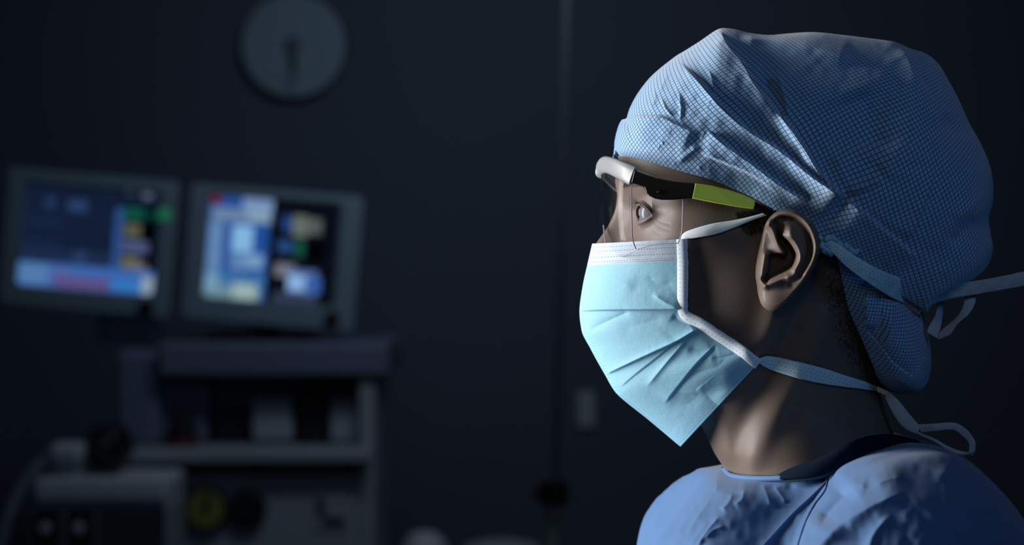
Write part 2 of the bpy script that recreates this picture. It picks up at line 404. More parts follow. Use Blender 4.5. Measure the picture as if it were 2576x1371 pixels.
# ---- monitors
def monitor(px, py, w, h, roll, scr, blocks, label, knob, extra=None):
    Y = 4.55; c = B(px, py, Y); k = Y / FPX; rot = Matrix.Translation(c) @ Matrix.Rotation(math.radians(roll), 4, 'Y')
    root = empty('patient_monitor', c, label, 'monitor', 'monitors on the machine')
    def lb(name, x0, y0, x1, y1, z0, z1, m, bevel, parent=root):   # local pixels from the monitor's centre, z towards the back
        me = boxmesh(name, (x0 * k, z0, -y1 * k), (x1 * k, z1, -y0 * k), bevel); me.transform(rot)
        return link(name, shade(me) if False else me, M[m] if isinstance(m, str) else m, parent)
    x0, y0, x1, y1 = scr
    for nm, a in (('bezel', 0),):
        # frame with an opening
        bm = bmesh.new()
        o = [(-w/2, -h/2), (w/2, -h/2), (w/2, h/2), (-w/2, h/2)]; i = [(x0, y0), (x1, y0), (x1, y1), (x0, y1)]
        f_o = [bm.verts.new((a_ * k, 0.0, -b_ * k)) for a_, b_ in o]; f_i = [bm.verts.new((a_ * k, 0.0, -b_ * k)) for a_, b_ in i]
        b_o = [bm.verts.new((a_ * k * 0.97, 0.05, -b_ * k * 0.97)) for a_, b_ in o]; b_i = [bm.verts.new((a_ * k, 0.012, -b_ * k)) for a_, b_ in i]
        for q in range(4):
            r = (q + 1) % 4
            bm.faces.new((f_o[q], f_o[r], f_i[r], f_i[q])); bm.faces.new((f_o[r], f_o[q], b_o[q], b_o[r])); bm.faces.new((f_i[q], f_i[r], b_i[r], b_i[q]))
        bm.faces.new(b_o); bmesh.ops.recalc_face_normals(bm, faces=bm.faces)
        es = [e for e in bm.edges if len(e.link_faces) == 2]
        bmesh.ops.bevel(bm, geom=es, offset=0.006, segments=3, affect='EDGES')
        me = bpy.data.meshes.new('bezel'); bm.to_mesh(me); bm.free(); me.transform(rot); link('bezel', me, M['plastic'], root)
    lb('rear_housing', -w*0.42, -h*0.42, w*0.42, h*0.42, 0.045, 0.11, 'panel', 0.012)
    # the lit picture: one mesh of flat panels
    V = []; F = []; mats = []; names = {}; ml = []
    for bx0, by0, bx1, by1, col, s in [(x0, y0, x1, y1, blocks[0], blocks[1])] + blocks[2]:
        key = (col, s)
        if key not in names:
            names[key] = len(ml); ml.append(emit('screen_light', col, s))
        z = 0.0115 - 0.0002 * len(F); n = len(V)
        V += [rot @ Vector((a_ * k, z, -b_ * k)) for a_, b_ in ((bx0, by1), (bx1, by1), (bx1, by0), (bx0, by0))]
        F.append([n, n + 1, n + 2, n + 3]); mats.append(names[key])
    me = mesh_np('display', [list(v) for v in V], F, smooth=False, mats=mats); link('display', me, ml, root)
    bm = bmesh.new(); cyl(bm, (0, -0.010, 0), (0, 0.004, 0), 0.018)
    me = bpy.data.meshes.new('knob'); bm.to_mesh(me); bm.free(); me.transform(rot @ Matrix.Translation((knob[0] * k, 0, -knob[1] * k))); link('knob', me, M['black'], root)
    if extra:
        bm = bmesh.new(); cyl(bm, (0, -0.003, 0), (0, 0.004, 0), 0.015)
        me = bpy.data.meshes.new('indicator_lamp'); bm.to_mesh(me); bm.free(); me.transform(rot @ Matrix.Translation((extra[0] * k, 0, -extra[1] * k))); link('indicator_lamp', me, M['led'], root)
    return root, rot, k
SB = (0.0035, 0.010, 0.040)
navy = (0.10, 0.22, 0.62); blue = (0.10, 0.30, 0.95); sky = (0.28, 0.55, 1.0); pale = (0.55, 0.75, 0.95)
mon1, rot1, k1 = monitor(221, 612, 434, 350, 4.7, (-172, -138, 172, 118),
    (navy, 0.055, [
        (-168, -90, 60, -10, navy, 0.060), (-168, 20, 60, 66, navy, 0.105), (-168, -52, -70, -38, navy, 0.085), (-168, 0, -70, 12, navy, 0.085),
        (-118, -108, -92, -80, navy, 0.16), (-60, -106, -12, -78, navy, 0.22), (-34, 22, -4, 54, navy, 0.2),
        (66, -104, 168, 66, (0.02, 0.03, 0.06), 0.02), (62, -96, 82, 70, blue, 0.25),
        (84, -150, 104, -132, (0.5, 0.6, 0.8), 0.10), (126, -152, 150, -124, (0.5, 0.6, 0.9), 0.20),
        (84, -98, 130, -68, (0.02, 0.35, 0.25), 0.22), (130, -92, 170, -70, (0.02, 0.3, 0.25), 0.10),
        (86, -58, 128, -24, (0.55, 0.6, 0.4), 0.16), (84, -16, 150, 16, (0.3, 0.4, 0.9), 0.22),
        (86, 26, 130, 56, (0.6, 0.65, 0.45), 0.20), (118, 40, 150, 60, (0.6, 0.6, 0.7), 0.22),
        (-172, 58, 172, 118, blue, 0.42), (-170, 62, -96, 112, (0.2, 0.48, 1.0), 0.40), (-90, 64, -40, 84, (0.2, 0.35, 1.0), 0.35),
        (-80, 86, 60, 116, (0.30, 0.22, 0.66), 0.34), (70, 84, 140, 112, (0.06, 0.35, 1.0), 0.50), (142, 72, 170, 116, (0.6, 0.75, 0.9), 0.45)]),
    'left patient monitor with a dark blue screen and bright bottom bar', (160, 150), (186, -88))
mon2, rot2, k2 = monitor(683, 649, 438, 346, 4.7, (-166, -146, 164, 110),
    ((0.10, 0.14, 0.30), 0.028, [
        (-166, -146, -12, 110, (0.06, 0.20, 0.80), 0.38),
        (-166, -146, -138, -126, (0.5, 0.05, 0.08), 0.25), (-84, -146, -8, -112, (0.35, 0.55, 1.0), 0.50),
        (-160, -116, -10, -84, (0.35, 0.58, 0.95), 0.38), (-70, -122, -14, -88, (0.45, 0.68, 0.95), 0.48),
        (-164, -80, -128, 50, (0.25, 0.5, 0.95), 0.45), (-104, -76, -52, -10, (0.30, 0.62, 1.0), 0.72), (-46, -80, -14, -22, (0.03, 0.18, 0.72), 0.40),
        (-104, -8, -62, 36, (0.22, 0.45, 0.90), 0.50), (-66, -6, -22, 30, (0.32, 0.6, 0.98), 0.52),
        (-166, 44, -14, 74, (0.10, 0.36, 0.85), 0.42), (-166, 76, -22, 110, (0.30, 0.55, 0.70), 0.45), (-92, 70, -34, 110, (0.55, 0.76, 0.78), 0.55), (-164, 50, -130, 90, (0.35, 0.65, 0.95), 0.48),
        (16, -112, 40, -84, (0.06, 0.18, 0.6), 0.18), (46, -112, 84, -60, (0.60, 0.72, 0.62), 0.20), (86, -108, 118, -68, (0.5, 0.6, 0.6), 0.17), (22, -104, 46, -70, (0.08, 0.25, 0.9), 0.22),
        (12, -48, 50, -16, (0.08, 0.28, 0.85), 0.22), (56, -52, 78, -8, (0.04, 0.35, 0.22), 0.22), (92, -50, 130, 0, (0.02, 0.03, 0.07), 0.02),
        (10, 12, 60, 44, (0.55, 0.62, 0.75), 0.28), (44, 24, 118, 84, (0.20, 0.35, 0.85), 0.40), (44, 38, 88, 76, (0.35, 0.6, 1.0), 0.70), (92, 40, 128, 80, (0.08, 0.25, 0.85), 0.42), (10, 84, 122, 108, (0.22, 0.30, 0.6), 0.14)]),
    'right patient monitor with a bright blue window on its screen', (164, 140))

# ---- anaesthesia machine
MY = 4.50
mach = empty('anaesthesia_machine', (B(650, 1300, MY).x, MY + 0.25, 0), 'grey anaesthesia machine under the two lit monitors', 'medical machine')
pbox('top_shelf', 396, 862, 978, 948, MY - 0.02, 0.52, 'panel_blue', mach, 0.012)
pbox('side_column', 286, 880, 402, 1128, MY + 0.02, 0.40, 'panel_blue', mach, 0.02)
pbox('side_post', 902, 940, 944, 1700, MY, 0.48, 'panel', mach, 0.008)
pbox('back_panel', 396, 940, 912, 1150, MY + 0.22, 0.04, 'panel_blue', mach, 0.002)
pbox('instrument_panel', 396, 965, 520, 1112, MY + 0.06, 0.16, 'panel_blue', mach, 0.01)
pbox('vaporizer', 632, 1000, 736, 1112, MY + 0.05, 0.14, 'panel', mach, 0.012)
pbox('display_slot', 748, 988, 820, 1126, MY + 0.06, 0.12, 'black', mach, 0.006)
pbox('vaporizer', 828, 1004, 900, 1114, MY + 0.05, 0.14, 'panel', mach, 0.012)
pbox('gas_module', 534, 1040, 620, 1112, MY + 0.10, 0.12, 'recess', mach, 0.008)
pbox('work_shelf', 320, 1130, 930, 1166, MY - 0.06, 0.50, 'panel', mach, 0.008)
pbox('shelf_recess', 400, 1164, 926, 1198, MY + 0.03, 0.40, 'recess', mach, 0.002)
dr = pbox('drawer', 404, 1196, 904, 1480, MY - 0.01, 0.44, 'panel', mach, 0.01)
pbox('pull_handle', 560, 1420, 760, 1440, MY - 0.035, 0.03, 'steel', dr, 0.004)
dr = pbox('drawer', 404, 1492, 904, 1720, MY - 0.01, 0.44, 'panel', mach, 0.01)
pbox('pull_handle', 560, 1540, 760, 1560, MY - 0.035, 0.03, 'steel', dr, 0.004)
a = B(404, 1720, MY); b = B(944, 1700, MY)
link('pedestal', boxmesh('pedestal', (a.x, MY, 0.16), (b.x, MY + 0.46, a.z + 0.01), 0.01), M['panel'], mach)
link('base_plate', boxmesh('base_plate', (a.x - 0.06, MY - 0.06, 0.10), (b.x + 0.04, MY + 0.52, 0.165), 0.02), M['recess'], mach)
for cx in (a.x, b.x - 0.03):
    for cy in (MY + 0.0, MY + 0.44):
        cylobj('caster', [((cx - 0.015, cy, 0.055), (cx + 0.02, cy, 0.055), 0.055)], 'black', mach)
# dial gauges on the drawer front
for x, rr, mm in ((520, 46, 'yellow'), (622, 40, 'black')):
    c = B(x, 1280, MY - 0.012); r = rr / FPX * MY
    g = cylobj('gauge', [((c.x, MY - 0.03, c.z), (c.x, MY - 0.008, c.z), r * 1.25)], 'black', mach, 40)
    cylobj('gauge_face', [((c.x, MY - 0.033, c.z), (c.x, MY - 0.029, c.z), r)], mm, g, 40)
    me = boxmesh('needle', (-0.006, -0.0005, -0.01), (0.006, 0.0005, r * 0.9), 0)
    me.transform(Matrix.Translation((c.x, MY - 0.034, c.z)) @ Matrix.Rotation(math.radians(10), 4, 'Y')); link('needle', me, M['black'], g)
pl = pbox('socket_plate', 786, 1240, 872, 1336, MY - 0.014, 0.01, 'panel', mach, 0.004)
pbox('socket_slot', 796, 1252, 818, 1300, MY - 0.016, 0.004, 'recess', pl, 0.001); pbox('socket_slot', 812, 1300, 866, 1324, MY - 0.016, 0.004, 'recess', pl, 0.001)
# monitor mounts are parts of the monitors
c1 = rot1 @ Vector((0.06, 0.07, -0.15)); t1 = B(330, 885, MY + 0.10)
o = link('mount_arm', boxmesh('mount_arm', (B(238, 0, 4.6).x, 4.62, B(0, 860, 4.6).z), (B(392, 0, 4.6).x, 4.68, B(0, 770, 4.6).z), 0.012), M['panel'], mon1)
link('mount_post', boxmesh('mount_post', (B(310, 0, 4.6).x, 4.62, B(0, 862, MY-0.02).z + 0.004), (B(392, 0, 4.6).x, 4.69, B(0, 845, 4.6).z), 0.012), M['panel'], mon1)
f0 = B(655, 832, 4.66); f1 = B(672, 800, 4.66)
cylobj('stand_neck', [((f0.x, 4.66, f0.z - 0.002), (f1.x, 4.66, f1.z), 0.045, 0.04)], 'black', mon2)
link('stand_foot', boxmesh('stand_foot', (B(520, 0, 4.6).x, 4.56, B(0, 862, MY-0.02).z + 0.010), (B(780, 0, 4.6).x, 4.80, B(0, 842, 4.6).z), 0.008), M['black'], mon2)
# black cable bundle and red cap on the shelf
s0 = B(455, 1126, MY)
pump = empty('suction_jar', (s0.x, MY + 0.02, B(0, 1130, MY - 0.06).z + 0.002), 'black jar with a red base ring on the machine shelf', 'jar')
zb = pump.location.z
cylobj('jar', [((s0.x, MY + .02, zb + 0.012), (s0.x, MY + .02, zb + 0.045), 0.034, 0.030), ((s0.x, MY + .02, zb + 0.045), (s0.x, MY + .02, zb + 0.085), 0.022, 0.014)], 'black', pump)
M['red'] = mat('red_plastic', (0.25, 0.03, 0.04), rough=0.5)
cylobj('base_ring', [((s0.x, MY + .02, zb), (s0.x, MY + .02, zb + 0.013), 0.036)], 'red', pump)

# ---- trolley with a white handled device in the lower left corner
TY = 4.20
TDEP = 0.22
tro = empty('equipment_trolley', (B(240, 1300, TY).x, TY + 0.2, 0), 'low equipment trolley with a pale top and black vents, left of the machine', 'trolley')
pbox('top_panel', 82, 1204, 420, 1266, TY, 0.23, 'lightgrey', tro, 0.012)
pbox('housing', 70, 1262, 428, 1560, TY + 0.012, 0.20, 'panel', tro, 0.01)
for x0, x1 in ((84, 152), (168, 236)):
    v = pbox('vent', x0, 1284, x1, 1560, TY + 0.004, 0.01, 'black', tro, 0.002)
    for q in range(4): pbox('vent_slat', x0 + 6, 1306 + 60 * q, x1 - 6, 1312 + 60 * q, TY, 0.006, 'recess', v, 0.0005)
    c = B((x0 + x1) / 2 - 4, 1328, TY)
    cylobj('dial', [((c.x, TY - 0.006, c.z), (c.x, TY + 0.005, c.z), 0.012)], 'lightgrey', tro)
pbox('control_panel', 250, 1276, 414, 1480, TY + 0.004, 0.012, 'recess', tro, 0.003)
pts = [B(x, y, TY + 0.06) for x, y in spline([(180, 1136), (130, 1150), (92, 1180), (58, 1225), (30, 1275), (8, 1340), (-6, 1420), (-8, 1560)], 40)]
tubeobj('push_handle', pts, 0.014, 'panel', tro)
pbox('handle_grip', 122, 1118, 202, 1164, TY + 0.02, 0.08, 'lightgrey', tro, 0.012)
pbox('handle_bracket', 150, 1150, 200, 1210, TY + 0.04, 0.05, 'panel', tro, 0.004)
a = B(70, 1558, TY); b = B(428, 1558, TY)
link('lower_frame', boxmesh('lower_frame', (a.x - 0.075, TY + 0.02, 0.11), (b.x, TY + 0.20, a.z + 0.002), 0.01), M['recess'], tro)
for cx in (a.x - 0.02, b.x - 0.04):
    for cy in (TY + 0.05, TY + 0.18): cylobj('caster', [((cx - 0.015, cy, 0.055), (cx + 0.02, cy, 0.055), 0.055)], 'black', tro)
# dark bag lying between the device and the machine
p0 = B(276, 1160, TY + 0.12)
bm = bmesh.new(); bmesh.ops.create_uvsphere(bm, u_segments=40, v_segments=24, radius=1)
for v in bm.verts:
    c = v.co; n = 1 + 0.08 * math.sin(5 * c.x + 2) * math.cos(4 * c.z) + 0.05 * math.sin(9 * c.y)
    v.co = Vector((p0.x + c.x * 0.046 * n, TY + 0.12 + c.y * 0.085 * n, B(0, 1204, TY).z + 0.057 + max(-0.98, c.z) * 0.052 * n))
me = bpy.data.meshes.new('breathing_bag'); bm.to_mesh(me); bm.free(); shade(me)
tag(link('breathing_bag', me, M['black'], None, (p0.x, TY + 0.17, B(0, 1204, TY).z)), 'black soft breathing bag lying on the pale trolley top', 'bag')

M['pole'] = mat('dark_pole_paint', (0.10, 0.12, 0.15), rough=0.5)
# ---- drip stand behind the masked face
IY = 4.0; ix = B(1392, 0, IY).x
iv = empty('drip_stand', (ix, IY, 0), 'thin dark drip stand with a black clamp, left of the mask', 'drip stand')
zc = B(0, 1240, IY).z
cylobj('upper_pole', [((ix + 0.004, IY, zc), (ix + 0.03, IY, 2.25), 0.008)], 'pole', iv)
cylobj('lower_pole', [((ix - 0.006, IY, 0.10), (ix, IY, zc), 0.015)], 'panel', iv)
cylobj('clamp', [((ix, IY, zc - 0.024), (ix, IY, zc + 0.024), 0.030), ((ix - 0.045, IY, zc), (ix, IY, zc), 0.010)], 'black', iv)
for q in range(5):
    an = q * 2 * math.pi / 5 + 0.3; e = (ix + 0.28 * math.cos(an), IY + 0.28 * math.sin(an))
    cylobj('foot', [((ix - 0.006, IY, 0.11), (e[0], e[1], 0.075), 0.014)], 'steel', iv)
    cylobj('caster', [((e[0] - 0.012, e[1], 0.035), (e[0] + 0.012, e[1], 0.035), 0.035)], 'black', iv)
for sx in (-1, 1):
    tubeobj('hook', [Vector((ix + 0.03 + sx * x, IY, z)) for x, z in ((0, 2.24), (0.06, 2.25), (0.09, 2.27), (0.10, 2.30))], 0.005, 'steel', iv)
# faint unidentified shapes, built by guess as a wall plate and stools
a = B(1452, 1075, WY); b = B(1496, 985, WY)
wp = tag(link('unknown_wall_plate', boxmesh('unknown_wall_plate', (a.x, WY - 0.02, a.z), (b.x, WY, b.z), 0.006), M['panel'], None, ((a.x + b.x) / 2, WY, a.z)), 'unidentified small upright plate on the dark wall beside the drip stand', 'socket')
def stool(px, py, Y, r, label, mm, dome):
    c = B(px, py, Y); root = empty('unknown_round_top', (c.x, Y, 0), label, 'stool')
    V = []; prof = [(0.001, dome), (0.5, dome * 0.86), (0.8, dome * 0.45), (0.95, 0.1 * dome), (1, -0.01), (0.98, -0.03), (0.9, -0.04), (0.001, -0.04)]
    for rr, z in prof: V += [[c.x + r * rr * math.cos(t), Y + r * rr * math.sin(t), c.z - dome + z] for t in np.linspace(0, 2 * math.pi, 40, endpoint=False)]
    link('seat', mesh_np('seat', V, grid_faces(len(prof), 40, wrap=True)), M[mm], root)
    cylobj('post', [((c.x, Y, 0.07), (c.x, Y, c.z - dome - 0.03), 0.025)], 'steel', root)
    for q in range(5):
        an = q * 2 * math.pi / 5 + 0.5; e = (c.x + 0.20 * math.cos(an), Y + 0.20 * math.sin(an))
        cylobj('foot', [((c.x, Y, 0.09), (e[0], e[1], 0.07), 0.014)], 'steel', root)
        cylobj('caster', [((e[0] - 0.012, e[1], 0.03), (e[0] + 0.012, e[1], 0.03), 0.03)], 'black', root)
stool(1068, 1334, 5.34, 0.062, 'unidentified small pale domed top at the bottom edge right of the machine', 'lightgrey', 0.04)
stool(1262, 1358, 4.75, 0.094, 'unidentified flat grey top at the bottom edge left of the drip stand', 'panel', 0.015)

# ================================================================== THE PERSON
pc = P(2060, 1300, 0)
person = empty('person', (float(pc[0]), D0, 0.0), 'person in profile wearing blue cap, mask, safety glasses and gown, gazing left', 'person')

# ---- head / neck / torso as one lofted skin surface: front x, back x, half width (mm), x of the widest point, exponent
LV = np.array([
    # y    xf    xb    w    xw    p
    [150, 1985, 2060,   3, 2020, 2.0], [160, 1880, 2150,  27, 2010, 2.0], [200, 1745, 2250,  49, 2000, 2.1], [260, 1645, 2305,  64, 2000, 2.2],
    [320, 1590, 2325,  71, 2000, 2.2], [390, 1560, 2330,  75, 2000, 2.25], [420, 1553, 2330,  75, 2000, 2.25], [450, 1551, 2328,  74, 1990, 2.25],
    [490, 1563, 2322,  72, 1975, 2.25], [535, 1576, 2312,  71, 1960, 2.25], [600, 1568, 2290,  70, 1950, 2.25], [660, 1562, 2262,  69, 1945, 2.2],
    [720, 1560, 2240,  67, 1945, 2.2], [780, 1552, 2226,  64, 1950, 2.2], [850, 1570, 2216,  61, 1965, 2.2], [930, 1586, 2212,  58, 1985, 2.2],
    [985, 1612, 2214,  56, 2000, 2.1], [1030, 1715, 2228,  56, 2010, 2.0], [1075, 1767, 2243,  57, 2020, 2.0], [1140, 1799, 2266,  60, 2035, 2.0],
    [1200, 1829, 2290,  64, 2055, 2.0], [1260, 1826, 2330,  82, 2070, 2.0], [1340, 1790, 2390,  92, 2080, 2.0], [1450, 1730, 2470, 138, 2090, 2.1],
    [1650, 1700, 2480, 150, 2090, 2.2], [2000, 1690, 2480, 168, 2080, 2.2], [2450, 1710, 2440, 150, 2070, 2.2], [3000, 1680, 2490, 168, 2080, 2.2],
    [3350, 1720, 2470, 160, 2080, 2.2], [3420, 1900, 2300,  60, 2080, 2.2]])
def lv(k, y): return pchip(LV[:, 0], LV[:, k], np.clip(y, LV[0, 0], LV[-1, 0]))
def noseh(y):      # how far the nose stands before the face, in picture pixels
    return pchip([420, 452, 485, 530, 575, 613, 645, 672, 700, 730], [0, 3, 9, 29, 46, 67, 80, 74, 26, 0], np.clip(y, 420, 730))
def skin_features(px, py):
    """bumps on the near side, mm towards the camera"""
    f = np.zeros(px.shape)
    g = lambda x, y, sx, sy: np.exp(-((px - x) / sx) ** 2 - ((py - y) / sy) ** 2)
    f += 4.0 * g(1745, 600, 90, 45) - 3.0 * g(1760, 740, 80, 80)            # cheekbone, hollow below
    f += 3.0 * g(1620, 455, 60, 22) + 2.5 * g(1700, 490, 40, 30) - 4.0 * g(1850, 480, 80, 70)            # brow, orbit rim, temple
    d, s, p = polyline_dist(px, py, spline([(1640, 1005), (1760, 950), (1860, 900), (1925, 850), (1955, 770)], 30))
    f += 3.2 * np.exp(-(d / 30) ** 2) * sstep(0, .2, p) - 1.6 * np.exp(-(np.maximum(0, d * s - 30) / 35) ** 2) * (s > 0) * sstep(20, 60, d * s) * sstep(0, .3, p)
    f += 2.6 * np.exp(-(polyline_dist(px, py, [(2080, 800), (2010, 950), (1930, 1080), (1880, 1180)])[0] / 32) ** 2)       # neck muscle
    f -= 2.2 * np.exp(-(polyline_dist(px, py, [(1990, 830), (1920, 960), (1860, 1080), (1845, 1180)])[0] / 26) ** 2)
    f += 1.2 * np.exp(-(polyline_dist(px, py, [(1830, 960), (1800, 1050), (1830, 1150)])[0] / 24) ** 2)
    for pts, h in (([(1648, 552), (1668, 562), (1690, 566)], -.22), ([(1640, 560), (1664, 576), (1690, 580)], -.2), ([(1622, 570), (1645, 588), (1668, 594)], -.2),
                   ([(1650, 545), (1672, 540), (1694, 532)], -.16), ([(1614, 580), (1636, 600), (1655, 606)], -.18)):
        f += crease(px, py, pts, h, 3.2, 3.2)
    return f
def skin_d(px, py):
    px = np.asarray(px, float); py = np.asarray(py, float)
    xf, xb, w, xw, p = (lv(k, py) for k in range(1, 6))
    c = np.where(px < xw, (xw - px) / (xw - xf), (px - xw) / (xb - xw)); c = np.clip(c, 0, 1)
    return -w * (1 - c ** p) ** (1 / p) - skin_features(px, py) * (1 - c ** 3)
ys = np.concatenate([np.arange(150, 420, 5.0), np.arange(420, 640, 1.8), np.arange(640, 1262, 4.0), np.arange(1262, 3421, 24.0)])
th = np.concatenate([np.linspace(0, 1.22, 300)[:-1], np.linspace(1.22, math.pi, 190)])
Yg, Tg = np.meshgrid(ys, th, indexing='ij')
xf, xb, w, xw, pp = (lv(k, Yg) for k in range(1, 6))
c = np.cos(Tg); s = np.sin(Tg)
X = xw + np.where(c > 0, xf - xw, xb - xw) * np.abs(c) ** (2 / pp)
Dm = -w * np.maximum(s, 0) ** (2 / pp)
Dm -= skin_features(X, Yg) * np.minimum(1, s * 1.6) ** 2
nz = noseh(Yg) * (c > 0); sig = 6.0 + 4.0 * sstep(470, 440, Yg) + 4.5 * sstep(560, 650, Yg)
X -= nz * np.exp(-(np.abs(Dm) / sig) ** 2.2)
ala = np.exp(-((Yg - 672) / 20) ** 2) * np.exp(-((np.abs(Dm) - 13) / 5) ** 2) * (c > 0); X -= 24 * ala
lip = (np.exp(-((Yg - 772) / 14) ** 2) + 0.9 * np.exp(-((Yg - 800) / 13) ** 2)) * np.exp(-(Dm / 24) ** 2) * (c > 0); X -= 11 * lip
HV = P(X, Yg, Dm)
# eye: lids laid over the eyeball
EYE = P(1651, 537, -31.5)[()]; ER = 0.0120
def lid_push(V):
    v = V - EYE; r = np.linalg.norm(v, axis=-1) + 1e-9
    fwd = -v[..., 0]; near = -v[..., 1]; up = v[..., 2]
    al = np.degrees(np.arctan2(near, fwd)); be = np.degrees(np.arcsin(np.clip(up / r, -1, 1)))
    a0, a1 = -40.0, 74.0; t = np.clip((al - a0) / (a1 - a0), 0, 1); am = np.sin(np.pi * t)
    bu = -6 + 31 * am ** 0.75 - 3 * t; bl = -6 - 17 * am ** 0.8 + 1 * t
    inside = np.minimum(np.minimum(bu - be, be - bl), np.minimum(al - a0, a1 - al) * 1.0)
    n = np.sqrt(((al - 15) / 92) ** 2 + (be / 62) ** 2)
    wgt = sstep(1.2, 0.55, n) * sstep(0.032, 0.019, r)
    Rl = ER + 0.0013 + 0.0007 * np.exp(-((be - bu - 5) / 5) ** 2) + 0.0008 * np.exp(-((be - bl + 5) / 6) ** 2)
    Rl = Rl - 0.0005 * np.exp(-((be - bu - 20) / 6.0) ** 2) + 0.0008 * sstep(16, 50, be - bu) * 2.0 + 0.0004 * np.exp(-((be - bl + 22) / 10) ** 2)
    Rl = np.where(inside > 0, Rl - 0.0042 * sstep(0, 3.0, inside), Rl)
    R = r + (Rl - r) * wgt
    return EYE + v / r[..., None] * R[..., None]
reg = (Yg > 430) & (Yg < 640) & (c > 0) & (Dm < -9)
HV[reg] = lid_push(HV[reg])
R_, C_ = Yg.shape
headV = HV
F = np.concatenate([grid_faces(R_, C_, True), grid_faces(R_, C_, False, off=R_ * C_)])
VV = np.concatenate([HV.reshape(-1, 3), mirrorY(HV).reshape(-1, 3)])

# ---- ear: traced folds modelled as heights over a tilted plate, closed at the back
def EC(x, y): return (1850 + x / 4.424, 500 + y / 4.424)
def ECs(l): return [EC(*q) for q in l]
ear_out = ECs([(330, 290), (420, 165), (530, 116), (640, 118), (750, 168), (850, 262), (915, 380), (943, 500), (930, 620), (880, 760), (805, 885), (720, 1000),
               (640, 1090), (570, 1170), (500, 1228), (420, 1252), (350, 1236), (292, 1180), (262, 1100), (238, 1000), (205, 900), (205, 760), (235, 640), (280, 480)])
out = spline(ear_out, 300, closed=True); ctr = np.array(EC(545, 640))
rho = np.concatenate([np.linspace(0.02, 0.7, 70)[:-1], np.linspace(0.7, 1.0, 70)])
EX = ctr[0] + (out[None, :, 0] - ctr[0]) * rho[:, None]; EY = ctr[1] + (out[None, :, 1] - ctr[1]) * rho[:, None]
def ear_h(px, py):
    h = np.zeros(px.shape)
    pl = lambda pts, n=40: polyline_dist(px, py, spline(ECs(pts), n))
    rim, _, _ = polyline_dist(px, py, out)
    # concha hollow
    con = poly_sd(px, py, spline(ECs([(455, 330), (500, 400), (590, 465), (650, 545), (688, 620), (675, 700), (625, 775), (540, 820), (470, 850), (400, 890), (350, 948), (305, 925),
                                      (292, 880), (345, 800), (372, 700), (380, 625), (470, 605), (530, 600), (480, 500), (450, 400)]), 160, True))
    h -= 13.0 * sstep(3, -14, con)
    canal = np.exp(-(((px - EC(415, 0)[0]) / 11) ** 2 + ((py - EC(0, 690)[1]) / 17) ** 2)); h -= 9 * canal
    # helix rim: raised and rolled
    along = np.exp(-(np.maximum(0, rim - 0) / 14) ** 2.0)
    d, s_, p_ = pl([(360, 268), (440, 190), (540, 158), (640, 165), (740, 220), (815, 310), (870, 420), (895, 520), (885, 620), (840, 740), (760, 870), (690, 960)])
    h += 3.4 * np.exp(-(d / 9.5) ** 2.4) * sstep(1.0, 0.86, p_)
    # groove inside the helix
    d, s_, p_ = pl([(440, 235), (560, 215), (680, 232), (760, 300), (805, 400), (825, 520), (812, 640), (760, 760), (690, 880), (620, 950)])
    h -= 2.6 * np.exp(-(d / 7.5) ** 2) * sstep(0, .10, p_) * (1 - 0.2 * sstep(.8, 1, p_))
    # antihelix body and its edge
    d, s_, p_ = pl([(610, 380), (680, 470), (735, 580), (742, 680), (700, 780), (640, 870)])
    h += 3.4 * np.exp(-(d / 13) ** 2.2)
    d, s_, p_ = pl([(540, 400), (640, 470), (705, 580), (712, 680), (660, 790)])
    h += 1.2 * np.exp(-(d / 5) ** 2)
    d, s_, p_ = pl([(610, 400), (600, 320), (560, 260)]); h += 1.2 * np.exp(-(d / 12) ** 2)
    # crus of the helix: bright band running down into the hollow
    d, s_, p_ = pl([(375, 275), (420, 360), (455, 450), (490, 540), (530, 600)])
    h += (5.0 - 4.5 * p_) * np.exp(-(d / 9.0) ** 2.2)
    d, s_, p_ = pl([(440, 270), (480, 390), (520, 480)]); h -= 2.8 * np.exp(-(d / 6) ** 2)
    # dip before the tragus, tragus, antitragus, notch
    h -= 1.6 * np.exp(-(((px - EC(350, 0)[0]) / 14) ** 2 + ((py - EC(0, 540)[1]) / 16) ** 2))
    d, s_, p_ = pl([(330, 630), (318, 700), (300, 780), (282, 850)]); h += 4.6 * np.exp(-(d / 11) ** 2.2)
    d, s_, p_ = pl([(345, 965), (420, 930), (500, 900), (570, 880)]); h += 3.6 * np.exp(-(d / 10) ** 2)
    d, s_, p_ = pl([(262, 900), (285, 950), (320, 975)]); h += 1.6 * np.exp(-(d / 6) ** 2)
    h -= 1.4 * np.exp(-(((px - EC(560, 0)[0]) / 16) ** 2 + ((py - EC(0, 950)[1]) / 12) ** 2))
    # lobe
    h += 2.2 * np.exp(-(((px - EC(400, 0)[0]) / 34) ** 2 + ((py - EC(0, 1120)[1]) / 30) ** 2))
    return h
def ear_plate(px, py):
    t = np.clip((px - 1898) / (2062 - 1898), 0, 1)
    return -72.5 - 17.0 * t ** 0.9 - 1.5 * np.sin(np.pi * t)
edge = np.clip((1 - rho) / 0.13, 0, 1)[:, None]
roll = 5.5 * (1 - np.sqrt(np.clip(1 - (1 - edge) ** 2, 0, 1)))
ED = ear_plate(EX, EY) - ear_h(EX, EY) + roll
front = sstep(1925, 1898, EX) * sstep(0.70, 1.0, rho)[:, None]           # front border melts into the cheek
lowf = sstep(EC(0, 1000)[1], EC(0, 1150)[1], EY)
sk = skin_d(EX, EY)
ED = ED * (1 - front * (1 - 0.6 * lowf)) + (sk + 0.8) * front * (1 - 0.6 * lowf)
eV = P(EX, EY, ED)
rb = np.linspace(1.0, 0.45, 24)
bX = ctr[0] + (out[None, :, 0] - ctr[0]) * (rb[:, None] - 0.0); bY = ctr[1] + (out[None, :, 1] - ctr[1]) * rb[:, None]
